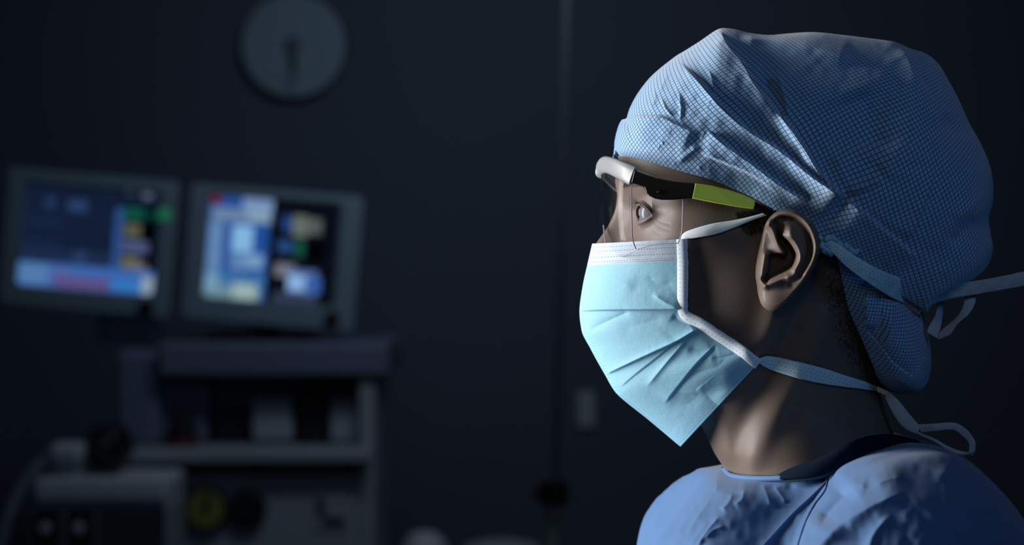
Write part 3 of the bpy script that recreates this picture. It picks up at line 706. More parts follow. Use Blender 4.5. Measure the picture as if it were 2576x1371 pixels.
bD = ED[-1][None, :] + (1 - (2 * (rb[:, None] - 0.725) / 0.55) ** 2) * 2.0 + (1 - rb[:, None]) / 0.55 * 26
bX = bX - 24 * ((1 - rb) / 0.55)[:, None]
bV = P(bX, bY, bD)
allE = np.concatenate([eV, bV[1:]], 0); eR, eC, _ = allE.shape
n0 = len(VV); eF = [grid_faces(eR, eC, False, off=n0, wrap=True)]
VV = np.concatenate([VV, allE.reshape(-1, 3)])
n1 = len(VV); eF.append(grid_faces(eR, eC, True, off=n1, wrap=True)); VV = np.concatenate([VV, mirrorY(allE).reshape(-1, 3)])
fl = np.concatenate([F] + eF).tolist()
for n_, rv in ((n0, False), (n1, True)):
    ring0 = list(range(n_, n_ + eC)); fl.append(ring0 if not rv else ring0[::-1])
# legs
Vl = [VV]; nn = len(VV)
for sd in (-1, 1):
    hipx = float(P(2080, 3300)[0]); pts = [(hipx, D0 + sd * .085, .95), (hipx - .01, D0 + sd * .09, .75), (hipx - .005, D0 + sd * .092, .50), (hipx + .01, D0 + sd * .094, .30), (hipx + .02, D0 + sd * .095, .11), (hipx + .02, D0 + sd * .095, .05)]
    q = spline([(a_, c_, b_) for a_, b_, c_ in pts], 24); q = [(a_, b_, c_) for a_, c_, b_ in q]
    r = np.interp(np.linspace(0, 1, 24), [0, .25, .5, .62, .9, 1], [.088, .078, .056, .056, .04, .045])
    tv, tf = tube_pts(q, r, 20); fl += [[i_ + nn for i_ in f_] for f_ in tf]; Vl.append(tv); nn += len(tv)
me = mesh_np('body', np.concatenate(Vl), fl); clean(me, 1e-5, True)
body = link('body', me, M['skin'], person)

# ---- eyeball with cornea, looking forward and slightly up
def eyeball(center, sgn):
    gaze = Vector((-0.975, -0.16 * 0, 0.10)).normalized(); q = gaze.to_track_quat('Z', 'Y')
    V = []; F = []; mi = []; n_a = 90; n_b = 48
    angs = np.concatenate([np.linspace(0.5, 34, n_a // 2), np.linspace(36, 179.5, n_a // 2)])
    for a_ in angs:
        r = ER + 0.0011 * max(0, 1 - (a_ / 30.0) ** 2) ** 0.9 if a_ < 30 else ER
        for b_ in range(n_b):
            t = 2 * math.pi * b_ / n_b; v = Vector((math.sin(math.radians(a_)) * math.cos(t), math.sin(math.radians(a_)) * math.sin(t), math.cos(math.radians(a_)))) * r
            v = q @ v; V.append((center[0] + v.x, center[1] + sgn * v.y, center[2] + v.z))
    F = grid_faces(len(angs), n_b, sgn < 0, wrap=True).tolist()
    mi = [2 if angs[i_ // n_b] < 11 else 1 if angs[i_ // n_b] < 27.5 else 0 for i_ in range(len(F))]
    F += [list(range(n_b)), list(range((len(angs) - 1) * n_b, len(angs) * n_b))]; mi += [2, 0]
    return link('eye', mesh_np('eye', V, F, mats=mi), [M['sclera'], M['iris'], M['pupil']], person)
eyeball(EYE, 1); eyeball((EYE[0], 2 * D0 - EYE[1], EYE[2]), -1)

# ---- hairs: lashes, brow, stubble shell on the nape and sideburn
def tufts(name, strands, mtl, parent):
    Vs = []; Fs = []; n_ = 0
    for pts, r0 in strands:
        k = len(pts); v, f = tube_pts(pts, [r0 * (1 - 0.85 * i_ / (k - 1)) for i_ in range(k)], 4, True)
        Vs.append(v); Fs += [[i_ + n_ for i_ in q_] for q_ in f]; n_ += len(v)
    V_ = np.concatenate(Vs)
    link(name, mesh_np(name, mirrorY(V_), [q_[::-1] for q_ in Fs]), mtl, parent)
    return link(name, mesh_np(name, V_, Fs), mtl, parent)
st = []
for i_ in range(34):
    t = i_ / 33; al = math.radians(-30 + 100 * t); am = math.sin(math.pi * (t * 0.86 + 0.1)); be = math.radians(-6 + 34 * am ** .75 - 3 * t)
    dr = Vector((-math.cos(al) * math.cos(be), -math.sin(al) * math.cos(be), math.sin(be))); p_ = Vector(EYE) + dr * (ER + 0.0016)
    L_ = 0.0065 * (0.7 + 0.3 * rng.rand()); st.append(([p_ + dr * L_ * u + Vector((0, 0, 1)) * L_ * (-0.25 * u + 0.75 * u * u) for u in np.linspace(0, 1, 6)], 0.00011))
tufts('eyelashes', st, M['hair'], person)
st = []
for i_ in range(240):
    t = rng.rand(); x_ = 1562 + 90 * t; y_ = 464 - 8 * math.sin(math.pi * min(1, t * 1.2)) + 20 * t * t + rng.randn() * 5
    p_ = Vector(P(x_, y_, float(skin_d(x_, y_)) + 0.3)); q_ = Vector(P(x_ + 16, y_ - 5 + rng.randn() * 3, float(skin_d(x_ + 16, y_ - 5)) - 1.2))
    st.append(([p_ + (q_ - p_) * u + Vector((-.0006, -.0006, 0)) * math.sin(math.pi * u) for u in np.linspace(0, 1, 4)], 0.00012))
tufts('eyebrows', st, M['hair'], person)
side_poly = [(1850, 535), (1910, 520), (1965, 530), (1945, 556), (1915, 578), (1890, 588), (1868, 582), (1850, 562)]
def strands(x, y, dx, dy, r):
    xe = np.minimum(x + dx, lv(2, y + dy) - 1)
    A_ = P(x, y, skin_d(x, y) + 0.2); B_ = P(xe, y + dy, skin_d(xe, y + dy) - 0.4); Mi = (A_ + B_) / 2; Mi[:, 1] -= 0.0003
    return [([Vector(p_), Vector(q_), Vector(r_)], r) for p_, q_, r_ in zip(A_, Mi, B_)]
x_ = rng.uniform(1790, 1975, 9000); y_ = rng.uniform(505, 595, 9000)
ok = poly_sd(x_, y_, side_poly) < rng.uniform(-14, 6, 9000); x_ = x_[ok][:1100]; y_ = y_[ok][:1100]
tufts('sideburn', strands(x_, y_, 9 + rng.randn(len(x_)) * 2, 7 + rng.randn(len(x_)) * 2, 0.00013), M['hair'], person)
x_ = rng.uniform(2050, 2290, 60000); y_ = rng.uniform(590, 990, 60000)
e_ = np.interp(y_, [590, 640, 700, 760, 830, 900, 990], [2068, 2080, 2088, 2094, 2108, 2140, 2195])
ok = (x_ > e_ - 22 + 70 * rng.rand(60000)) & (x_ < lv(2, y_) - 2); x_ = x_[ok][:11000]; y_ = y_[ok][:11000]
tufts('nape_stubble', strands(x_, y_, 1 + rng.randn(len(x_)) * 1.5, 6 + rng.randn(len(x_)) * 1.5, 0.00014), M['hair'], person)

# ---- surgical cap
def bag(A, Rr, dR, n, m, bulge, tpow=1.0):
    """surface from the mid-plane outline A to the inner rim Rr (depth dR)"""
    t = np.linspace(0, 1, n) ** tpow; ss = np.linspace(0, 1, m)
    a = ss * math.pi / 2; cs = (1 - np.cos(a))[:, None]; sn = np.sin(a)[:, None]
    x = A[None, :, 0] + (Rr[None, :, 0] - A[None, :, 0]) * cs; y = A[None, :, 1] + (Rr[None, :, 1] - A[None, :, 1]) * cs
    d = dR[None, :] * sn + bulge[None, :] * np.sin(np.pi * ss)[:, None]
    return x, y, d
cap_out = [(1543, 396), (1547, 360), (1554, 325), (1563, 303), (1577, 296), (1588, 265), (1606, 232), (1640, 190), (1696, 144), (1722, 128), (1760, 104), (1798, 78), (1817, 71),
           (1850, 74), (1888, 83), (1935, 88), (1985, 84), (2050, 81), (2120, 88), (2200, 98), (2252, 106), (2290, 122), (2330, 135), (2362, 162), (2388, 205), (2412, 250),
           (2440, 312), (2468, 362), (2490, 415), (2499, 465), (2498, 505), (2488, 545), (2492, 585), (2498, 625), (2484, 668), (2440, 708), (2375, 740), (2335, 770)]
cap_rim = [(1543, 396), (1556, 393), (1580, 395), (1610, 401), (1660, 415), (1720, 433), (1790, 452), (1850, 476), (1900, 500), (1950, 528), (2000, 552), (2050, 590), (2085, 625), (2130, 660),
           (2180, 692), (2230, 722), (2280, 752), (2330, 782)]
NA = 900
CA = spline(cap_out, NA); CR_ = spline(cap_rim, NA)
tt = np.linspace(0, 1, NA)
# the rim lags behind the outline so that folds fan out of the nape
tw = pchip([0, .25, .55, .8, 1], [0, .28, .62, .86, 1], tt); CR_ = np.stack([np.interp(tw, tt, CR_[:, k]) for k in range(2)], -1)
rimd = np.minimum(skin_d(CR_[:, 0], CR_[:, 1]) - 2.2, 0) * sstep(0, .03, tt) 
rimb = sstep(1990, 2110, CR_[:, 0]); rimd = rimd * (1 - rimb) + np.minimum(rimd, -76 + np.maximum(CR_[:, 0] - 2090, 0) * 0.13) * rimb
bul = -pchip([0, .1, .4, .7, 1], [3, 9, 12, 22, 10], tt)
CX, CY, CD = bag(CA, CR_, rimd, NA, 560, bul)
def cap_folds(px, py):
    f = np.zeros(px.shape)
    K = lambda pts: [(1520 + x / 2.364, 40 + y / 2.364) for x, y in pts]
    # overlapping pleats running from the forehead to the nape
    f += step_fold(px, py, K([(440, 262), (560, 380), (720, 560), (880, 690), (1040, 790), (1250, 960), (1440, 1085)]), 8.0, 5.0, 44, .10)
    f += step_fold(px, py, K([(690, 85), (760, 190), (830, 275), (900, 400), (1000, 530), (1110, 660), (1200, 790), (1300, 950), (1440, 1085)]), 11.0, 5.0, 60, .05)
    f += crease(px, py, K([(1020, 310), (1050, 400), (1085, 540), (1115, 660), (1180, 770), (1300, 950), (1430, 1070)]), 5.0, 26, 9, .08)
    f -= crease(px, py, K([(960, 360), (1000, 470), (1070, 610)]), 8.0, 14, 16, .25)
    f += step_fold(px, py, K([(600, 670), (720, 760), (900, 890), (1060, 1010), (1240, 1120)]), 6.0, 5.0, 36, .14)
    f += step_fold(px, py, K([(100, 615), (190, 598), (330, 595), (430, 640), (560, 700)]), 3.2, 4.5, 60, .12)
    f += step_fold(px, py, K([(560, 815), (700, 870), (880, 950), (1050, 1075)])[::-1], 3.6, 4.5, 26, .2)
    f += crease(px, py, K([(430, 880), (500, 820), (560, 770)]), 2.2, 7, 9, .25)
    # crest between the top and the side
    f += crease(px, py, K([(800, 150), (880, 138), (1000, 145), (1150, 168), (1300, 200), (1480, 252)]), 8.0, 18, 26, .12)
    f += crease(px, py, K([(1750, 160), (1800, 240), (1840, 340), (1900, 430), (1980, 520), (2060, 640)]), 7.0, 30, 18, .15)
    f -= crease(px, py, K([(1860, 330), (1950, 470), (2040, 620), (2110, 760)]), 6.0, 20, 20, .2)
    f += crease(px, py, K([(1890, 260), (1960, 400), (2030, 520)]), 2.5, 10, 16, .25)
    # gathered nape: lines meeting in a V
    f += step_fold(px, py, K([(1440, 1075), (1600, 1215), (1780, 1365), (1860, 1440)]), 7.0, 7.0, 50, .10)
    f += crease(px, py, K([(1445, 1062), (1540, 1020), (1660, 965)]), 5.5, 9, 14, .22)
    f += step_fold(px, py, K([(1960, 880), (1955, 980), (1910, 1120), (1860, 1250), (1790, 1360)]), 4.0, 4.5, 60, .15)
    f += crease(px, py, K([(1260, 700), (1400, 880), (1440, 1040)]), 4.0, 34, 30, .25)
    f -= crease(px, py, K([(1500, 420), (1580, 620), (1620, 820)]), 11.0, 85, 85, .25)
    f += crease(px, py, K([(1790, 700), (1700, 880), (1640, 960)]), 3.5, 40, 40, .25)
    f += crease(px, py, K([(2290, 1020), (2200, 1120), (2080, 1230)]), 5.0, 24, 30, .25)
    f -= crease(px, py, K([(2220, 1180), (2120, 1290), (2040, 1370)]), 7.0, 20, 24, .25)
    # small crumples over the forehead
    f += crease(px, py, K([(440, 440), (455, 540), (450, 640)]), 1.6, 4, 6, .3)
    f += crease(px, py, K([(290, 420), (300, 500), (250, 560)]), 1.4, 4, 6, .3)
    f += crease(px, py, K([(330, 470), (370, 560), (420, 605)]), 1.6, 4, 7, .3)
    f += crease(px, py, K([(610, 290), (645, 400), (650, 520)]), 1.6, 6, 6, .3)
    f += crease(px, py, K([(380, 330), (350, 400), (320, 470)]), 1.2, 5, 6, .3)
    r = np.random.RandomState(11)
    for k in range(70):
        x0 = r.uniform(1560, 1790); y0 = r.uniform(150, 420); a = r.uniform(0, math.pi); l = r.uniform(14, 40)
        f += crease(px, py, [(x0, y0), (x0 + l * math.cos(a), y0 + l * math.sin(a))], r.uniform(-.35, .7), r.uniform(2.5, 5), r.uniform(2.5, 5), .35)
    f += (0.5 * vnoise(px / 22, py / 22, 1) + 0.9 * vnoise(px / 60 + 5, py / 45, 2)) * 0.9
    return f
sarr = np.linspace(0, 1, 560)[:, None]
ff = cap_folds(CX, CY)
CD2 = CD - ff * sstep(0, .16, sarr) * (1 - 0.55 * sstep(.9, 1, sarr)) * sstep(0, .02, tt)[None, :]
skc = skin_d(np.clip(CX, 1500, 2320), CY)
clr = np.where(CY > 380, 1.2 + 2.4 * sstep(0, .3, 1 - sarr), 3.6)
CD2 = np.where((skc < -10) & (CX < 2310), np.minimum(CD2, skc - clr), CD2)
ang = 0.10 + 0.30 * sstep(1700, 2300, CX)
mm = 0.262
px_, py_ = CX - 2010.0, CY - 330.0; rr_ = np.hypot(px_, py_) + 1e-6; drop = np.maximum(CD - CD.min(), 0)
k_ = (rr_ * mm + 0.8 * drop * (1 - np.exp(-(rr_ / 130) ** 2))) / rr_ * 0.80       # unrolled from the middle of the near side
xm = px_ * k_; zm = py_ * k_
fu = (xm + zm * 1.25) - 0.12 * ff + 0.9 * vnoise(CX / 90, CY / 90, 8); fv = (xm * 0.95 - zm * 0.9) + 0.12 * ff + 0.9 * vnoise(CX / 90, CY / 90, 9)
ca, sa = np.cos(ang - .1), np.sin(ang - .1)
capUV = np.stack([(fu * ca - fv * sa) / 4.0, (fu * sa + fv * ca) / 3.7], -1)
cap = sheet('surgical_cap', P(CX, CY, CD2), M['cap'], person, {'cloth': capUV}, flip=True, thick=0.0006)
# nape flap of the cap
fl_out = spline([(2318, 775), (2330, 815), (2340, 870), (2342, 925), (2326, 972), (2285, 992), (2240, 986)], 220)
fl_in = spline([(2104, 650), (2120, 715), (2136, 780), (2166, 850), (2194, 915), (2210, 955), (2240, 986)], 220)
ft = np.linspace(0, 1, 220)
fd = -62 + 30 * ft + 20 * sstep(.75, 1, ft)
FX, FY, FD = bag(fl_out, fl_in, fd, 220, 200, -16 * np.sin(np.pi * np.clip(ft * 1.0, 0, 1)) - 4)
fo = np.zeros(FX.shape)
fo += step_fold(FX, FY, [(2178, 700), (2177, 770), (2178, 830)][::-1], 4.0, 2.2, 30, .1)
fo += step_fold(FX, FY, [(2176, 826), (2215, 870), (2250, 915), (2300, 950)][::-1], -5.0, 2.2, 40, .1)
fo += crease(FX, FY, [(2255, 745), (2240, 830), (2225, 890)], 3.0, 14, 10, .2) + crease(FX, FY, [(2162, 815), (2170, 850), (2176, 880)], 1.5, 4, 5, .2)
fo += crease(FX, FY, [(2210, 720), (2215, 790), (2212, 860)], -3.0, 12, 12, .2)
fs = np.linspace(0, 1, 200)[:, None]
FD = FD - fo * sstep(0, .2, fs) * sstep(0, .04, ft)[None, :]
xm = (FX - 1800) * mm; zm = (FY - 300) * mm
flapUV = np.stack([(xm * 1.2 + zm * 0.25 + .5 * FD) / 2.9, (zm * 1.25 - xm * .2 + .3 * FD) / 2.9], -1)
sheet('nape_flap', P(FX, FY, FD), M['cap'], cap, {'cloth': flapUV}, flip=True, thick=0.0006)
# ruffled elastic trim behind the ear
for pts in ([(2064, 612), (2072, 626), (2086, 636), (2096, 630)], [(2066, 606), (2084, 600), (2100, 604), (2112, 618), (2130, 622), (2142, 634), (2160, 634)]):
    q = spline(pts, 40); q3 = [Vector(P(x + 2.5 * math.sin(i_ * 1.1), y + 3 * math.cos(i_ * 1.4), -82 + 2 * math.sin(i_ * .9))) for i_, (x, y) in enumerate(q)]
    tubeobj('elastic_trim', q3, [0.0016 + 0.0007 * math.sin(i_ * 1.3) for i_ in range(40)], 'elastic', cap, 10)

# ---- face mask
mask_rows = [((1490, 613), (1725, 601)), ((1478, 665), (1727, 668)), ((1466, 720), (1727, 725)), ((1458, 783), (1727, 779)), ((1463, 830), (1768, 806)),
             ((1487, 880), (1806, 832)), ((1522, 943), (1846, 858)), ((1547, 985), (1882, 883)), ((1636, 1060), (1902, 900)), ((1712, 1124), (1913, 908))]
rr = np.array([(*a, *b) for a, b in mask_rows], float)
NR, NC = 470, 300
L4 = np.stack([pchip(np.arange(10), rr[:, k], np.linspace(0, 9, NR)) for k in range(4)], -1)
sg = np.linspace(0, 1, NC)[None, :]; rg = np.linspace(0, 1, NR)[:, None]
bl = 1 - np.cos(sg * math.pi / 2); bl = 0.35 * bl + 0.65 * sg ** 1.35
MX = L4[:, 0:1] + (L4[:, 2:3] - L4[:, 0:1]) * bl; MYy = L4[:, 1:2] + (L4[:, 3:4] - L4[:, 1:2]) * bl
ed = skin_d(L4[:, 2], L4[:, 3]) - 2.5
ed = np.where(rg[:, 0] > 0.9, ed * 1.0, ed)
wbase = 0.55 * np.sin(sg * math.pi / 2) ** 0.9 + 0.45 * sg ** 0.8
MD = ed[:, None] * wbase
def mask_folds(px, py):
    K = lambda pts: [(1440 + x / 2.364, 560 + y / 2.364) for x, y in pts]
    f = np.zeros(px.shape)
    f += step_fold(px, py, K([(20, 528), (160, 521), (400, 519), (640, 518), (700, 520)])[::-1], 3.0, 3.0, 34, .03)          # first pleat edge
    f += crease(px, py, K([(90, 648), (180, 600), (300, 545), (345, 527)]), -1.3, 8, 8, .15)
    f += step_fold(px, py, K([(200, 905), (360, 830), (500, 765), (620, 710), (745, 635)])[::-1], 3.0, 3.2, 34, .05)            # second pleat edge
    f += step_fold(px, py, K([(280, 985), (380, 900), (520, 790), (620, 705)])[::-1], 1.4, 3.4, 30, .12)
    f += crease(px, py, K([(430, 990), (560, 830), (690, 680)]), 1.6, 6, 9, .2)
    f += step_fold(px, py, K([(545, 1085), (650, 950), (740, 840), (860, 720)])[::-1], 2.0, 3.4, 30, .12)
    f += crease(px, py, K([(590, 545), (640, 585), (740, 622)]), -1.4, 12, 9, .2)
    f += crease(px, py, K([(450, 290), (470, 340), (520, 370), (620, 360)]), -.7, 14, 14, .25)
    f += crease(px, py, K([(470, 420), (560, 480), (640, 512)]), 1.4, 8, 8, .25)
    f += crease(px, py, K([(680, 740), (780, 760), (860, 730)]), -1.2, 14, 12, .25)
    f += crease(px, py, K([(820, 810), (900, 800), (1000, 790)]), -1.2, 12, 12, .25)
    f += crease(px, py, K([(560, 1060), (680, 1080), (780, 1000)]), -.8, 14, 16, .25)
    f += crease(px, py, K([(700, 1040), (820, 930), (950, 860)]), 1.6, 16, 16, .25)
    f += crease(px, py, K([(100, 330), (280, 350), (380, 400)]), 1.5, 22, 26, .25)
    f += crease(px, py, K([(260, 650), (420, 600), (560, 560)]), -.7, 18, 18, .25)
    f += crease(px, py, K([(20, 526), (160, 519), (400, 517), (640, 514)]), 0.8, 4, 6, .03) + crease(px, py, K([(205, 898), (360, 823), (500, 758), (620, 702), (740, 630)]), 1.0, 5, 7, .05)
    f += 0.22 * vnoise(px / 40, py / 30, 21) + 0.05 * vnoise(px / 9, py / 9, 22)
    return f
ytop = 613 + (MX - 1490) / (1725 - 1490) * (601 - 613)
tdist = (MYy - ytop) * mm
f = 0.85 * mask_folds(MX, MYy)
f += 0.7 * sstep(13.6, 13.0, tdist)                                       # folded top band
MD2 = MD - f * sstep(0, .12, sg) * (1 - 0.5 * sstep(.93, 1, sg))
skm = skin_d(MX, MYy)
MD2 = np.where((MX > lv(1, MYy)), np.minimum(MD2, (skm - 2.0) * sstep(0.0, 0.25, sg)), MD2)
bl_a = np.array([1712, 1124.]); bl_b = np.array([1913, 908.]); bt = (bl_b - bl_a) / np.linalg.norm(bl_b - bl_a)
bdist = -((MX - bl_a[0]) * -bt[1] + (MYy - bl_a[1]) * bt[0]) * mm; balong = ((MX - bl_a[0]) * bt[0] + (MYy - bl_a[1]) * bt[1]) * mm
sd_d, _, sd_p = polyline_dist(MX, MYy, L4[::6, 2:4])
sd_d = sd_d * mm
uv = {'top': np.stack([(MX - 1490) * mm, tdist], -1), 'side': np.stack([sd_p * 98, sd_d], -1), 'bottom': np.stack([balong, np.abs(bdist)], -1),
      'cloth': np.stack([(MX - 1480) * mm + 0.4 * MD2, (MYy - 600) * mm], -1)}
mask = sheet('face_mask', P(MX, MYy, MD2), M['mask'], person, uv, flip=True, thick=0.0005)
# bound side edge of the mask
eb = L4[:, 2:4]; tn = np.gradient(eb, axis=0); tn /= np.linalg.norm(tn, axis=1, keepdims=True) + 1e-9; nr = np.stack([tn[:, 1], -tn[:, 0]], -1)
nr = np.stack([np.convolve(np.pad(nr[:, k], 12, mode='edge'), np.ones(25) / 25, 'valid') for k in range(2)], -1); sgn = np.where(nr[:, 0:1] > 0, -1, 1); nr = nr * sgn
off = np.linspace(-3, 22, 26)
BX = eb[:, 0:1] + nr[:, 0:1] * off; BY = eb[:, 1:2] + nr[:, 1:2] * off
BX += 1.2 * vnoise(BY / 9, np.zeros_like(BY), 31) * sstep(2, -3, off)[None, :]
BD = (ed - 1.2)[:, None] + 0.06 * np.maximum(off, 0)[None, :] * 1.4 - 0.9 * np.sin(np.pi * np.clip((off + 3) / 25, 0, 1))[None, :]
la = np.concatenate([[0], np.cumsum(np.linalg.norm(np.diff(eb, axis=0), axis=1))]) * mm
M['binding'] = mat('mask_binding', (0.72, 0.81, 0.90), rough=0.8, spec=0.2); nt = M['binding'].node_tree; u, v = uvE(nt, 'cloth')
dd = ((u * 0.36).frac() - 0.5).abs().ss(0.2, 0.08) * (v - 1.7).abs().ss(0.42, 0.2)
dd = dd.max(((u * 0.36 + 0.15).frac() - 0.5).abs().ss(0.2, 0.08) * (v - 4.3).abs().ss(0.42, 0.2))
nt.links.new(mixcol(nt, dd * 0.75, (0.72, 0.81, 0.90), (0.16, 0.36, 0.46)), nt.nodes['Principled BSDF'].inputs['Base Color'])
sheet('edge_binding', P(BX, BY, BD), M['binding'], mask, {'cloth': np.stack(np.broadcast_arrays(la[:, None], (off[None, :] + 1) * mm), -1)}, mirror='two', flip=True, thick=0.0005)

# ---- ties of the mask
def ribbon(name, a, b, d, m, parent, n=120, mirror=False, thick=0.0005, wob=0.0, da=None, db=None):
    a = spline(a, n); b = spline(b, n); w_ = np.linspace(0, 1, 12)[None, :]
    x = a[:, 0:1] * (1 - w_) + b[:, 0:1] * w_; y = a[:, 1:2] * (1 - w_) + b[:, 1:2] * w_
    dq = np.interp(np.linspace(0, 1, n), np.linspace(0, 1, len(d)), d)[:, None] if not callable(d) else d(x, y)
    dq = dq + 0 * x - 0.5 * np.sin(np.pi * w_) + wob * vnoise(x / 12, y / 12, 41)
    if db is not None: dq = dq + np.interp(np.linspace(0, 1, n), np.linspace(0, 1, len(db)), db)[:, None] * w_
    l = np.concatenate([[0], np.cumsum(np.linalg.norm(np.diff(a, axis=0), axis=1))]) * mm
    wd = np.linalg.norm(a - b, axis=1) * mm
    return sheet(name, P(x, y, dq), M[m], parent, {'cloth': np.stack(np.broadcast_arrays(l[:, None], w_ * wd[:, None]), -1)}, mirror=mirror, thick=thick, flip=True)
ribbon('upper_tie', [(1712, 606), (1718, 590), (1735, 580), (1790, 564), (1850, 554), (1900, 543), (1948, 529)], [(1726, 612), (1729, 601), (1745, 599), (1800, 589), (1850, 571), (1900, 550), (1948, 534)],
       lambda x, y: np.minimum(skin_d(x, y) - 2.6 - 1.5 * sstep(1800, 1900, x), -20), 'thin_tie', mask, mirror='two')
ribbon('upper_tie', [(2058, 594), (2085, 603), (2110, 615), (2163, 651), (2215, 679), (2274, 703), (2313, 723), (2340, 733)],
       [(2058, 598), (2078, 616), (2095, 636), (2132, 673), (2179, 708), (2234, 744), (2274, 766), (2309, 792)], [-79, -84, -86, -84, -80, -72, -60, -44, -34], 'tie', mask, wob=.5)
ribbon('upper_tie', [(2333, 731), (2388, 716), (2471, 704), (2576, 683), (2700, 655)], [(2306, 793), (2335, 771), (2384, 753), (2459, 740), (2576, 719), (2700, 692)],
       [-36, -38, -36, -32, -28, -24], 'plain_tie', mask, wob=.5)
kn = [Vector(P(x, y, -33)) for x, y in ((2296, 712), (2312, 738), (2322, 760), (2320, 784))]
tubeobj('tie_knot', kn, [0.004, 0.0075, 0.0075, 0.004], M['plain_tie'], mask, 16)
ribbon('tie_loop', [(2358, 752), (2354, 790), (2334, 828), (2336, 838), (2360, 853)], [(2373, 752), (2371, 800), (2362, 842), (2360, 850), (2362, 853)], [-26, -28, -30, -31, -30], 'plain_tie', mask, db=[0, 3, 5, 2, 0])
ribbon('tie_loop', [(2424, 742), (2424, 765), (2408, 795), (2378, 822), (2362, 838), (2361, 851)], [(2456, 738), (2452, 765), (2436, 790), (2410, 812), (2392, 840), (2364, 854)], [-30, -31, -33, -33, -31, -30], 'plain_tie', mask, db=[0, -2, -4, -5, -3, 0])
ribbon('lower_tie', [(1906, 904), (1925, 896), (1945, 897), (1990, 906), (2070, 926), (2130, 946), (2180, 962), (2235, 985)], [(1908, 912), (1930, 926), (1960, 937), (2030, 957), (2100, 970), (2170, 979), (2205, 985), (2235, 998)],
       lambda x, y: np.minimum(skin_d(x, y) - 1.6, -18), 'tie', mask, mirror='two')
ribbon('lower_tie', [(2236, 985), (2262, 1010), (2290, 1045), (2315, 1074)], [(2226, 1000), (2252, 1050), (2276, 1078), (2306, 1092)], [-22, -24, -24, -22], 'plain_tie', mask, wob=.3)
ribbon('tie_loop', [(2308, 1068), (2350, 1066), (2400, 1064), (2430, 1080), (2452, 1110), (2452, 1136)], [(2318, 1088), (2360, 1083), (2398, 1081), (2418, 1094), (2437, 1116), (2436, 1142)], [-22, -26, -28, -26, -22, -20], 'plain_tie', mask)
ribbon('tie_loop', [(2306, 1086), (2350, 1104), (2385, 1124), (2420, 1136), (2450, 1138)], [(2310, 1092), (2350, 1110), (2378, 1128), (2412, 1143), (2448, 1143)], [-22, -18, -16, -16, -19], 'plain_tie', mask)

# ---- safety glasses
gl = bpy.data.objects.new('safety_glasses', None); SC.collection.objects.link(gl); gl.parent = person; ROOTLOC[gl] = ROOTLOC[person]
gl['label'] = 'clear wraparound safety glasses with grey, black and lime frame'
lens_c = [  # columns from the nose to the rear edge; rows top to bottom (x, y, d)
    [(1519, 430, 0), (1513, 470, 0), (1511, 510, 0), (1513, 545, 0), (1518, 565, 0)],
    [(1518, 430, -14), (1513, 480, -14), (1512, 535, -14), (1516, 585, -14), (1526, 622, -14)],
    [(1526, 428, -32), (1523, 480, -34), (1523, 540, -34), (1528, 600, -33), (1545, 640, -32)],
    [(1550, 432, -47), (1549, 490, -50), (1549, 550, -50), (1552, 605, -49), (1572, 642, -48)],
    [(1590, 446, -58), (1590, 500, -60), (1591, 550, -60), (1593, 600, -60), (1602, 628, -59)],
    [(1650, 480, -64), (1650, 510, -66), (1650, 550, -66), (1650, 590, -66), (1650, 615, -66)],
    [(1718, 492, -71), (1718, 520, -71), (1717, 550, -71), (1715, 585, -71), (1706, 612, -71)]]
LC = patch(np.array(lens_c, float).transpose(1, 0, 2), 60, 140)
lens = sheet('lens', P(LC[..., 0], LC[..., 1], LC[..., 2]), M['lens'], gl, flip=True)
M_edge = M['lens_edge']
q = LC[:, -1]; tubeobj('lens_rim', [Vector(P(*p_)) for p_ in q] + [Vector(P(*p_)) for p_ in LC[-1, -2:94:-1]], 0.00035, M_edge, gl, 8)
tubeobj('lens_rim', [Vector(P(*p_)) for p_ in LC[-1, 96:0:-1]], 0.0004, M_edge, gl, 8)
j_ = 92
M['rib'] = mat('lens_rib', (0.16, 0.14, 0.20), rough=0.25)
tubeobj('bend_rib', [Vector(P(*p_)) for p_ in LC[4:, j_]], 0.00032, M['rib'], gl, 8)
bar_t = spline([(1514, 428, 4), (1515, 422, -2), (1520, 407, -12), (1533, 402, -26), (1550, 406, -42), (1575, 417, -54), (1604, 430, -62)], 90)
bar_b = spline([(1513, 437, 4), (1517, 431, -2), (1524, 427, -12), (1534, 427, -26), (1550, 434, -42), (1572, 447, -54), (1594, 461, -62)], 90)
w_ = np.linspace(0, 1, 16)[None, :]
q = bar_t[:, None, :] * (1 - w_[..., None]) + bar_b[:, None, :] * w_[..., None]
bulg = np.sqrt(np.clip(1 - (2 * w_ - 1) ** 4, 0, 1))
q[..., 0] -= 4 * (bulg - 0.0) * 0.6 * np.linspace(1, 0, 90)[:, None]; q[..., 2] -= 1.0 * bulg
sheet('brow_bar', P(q[..., 0], q[..., 1], q[..., 2]), M['grey_frame'], gl, flip=True, thick=0.0035)
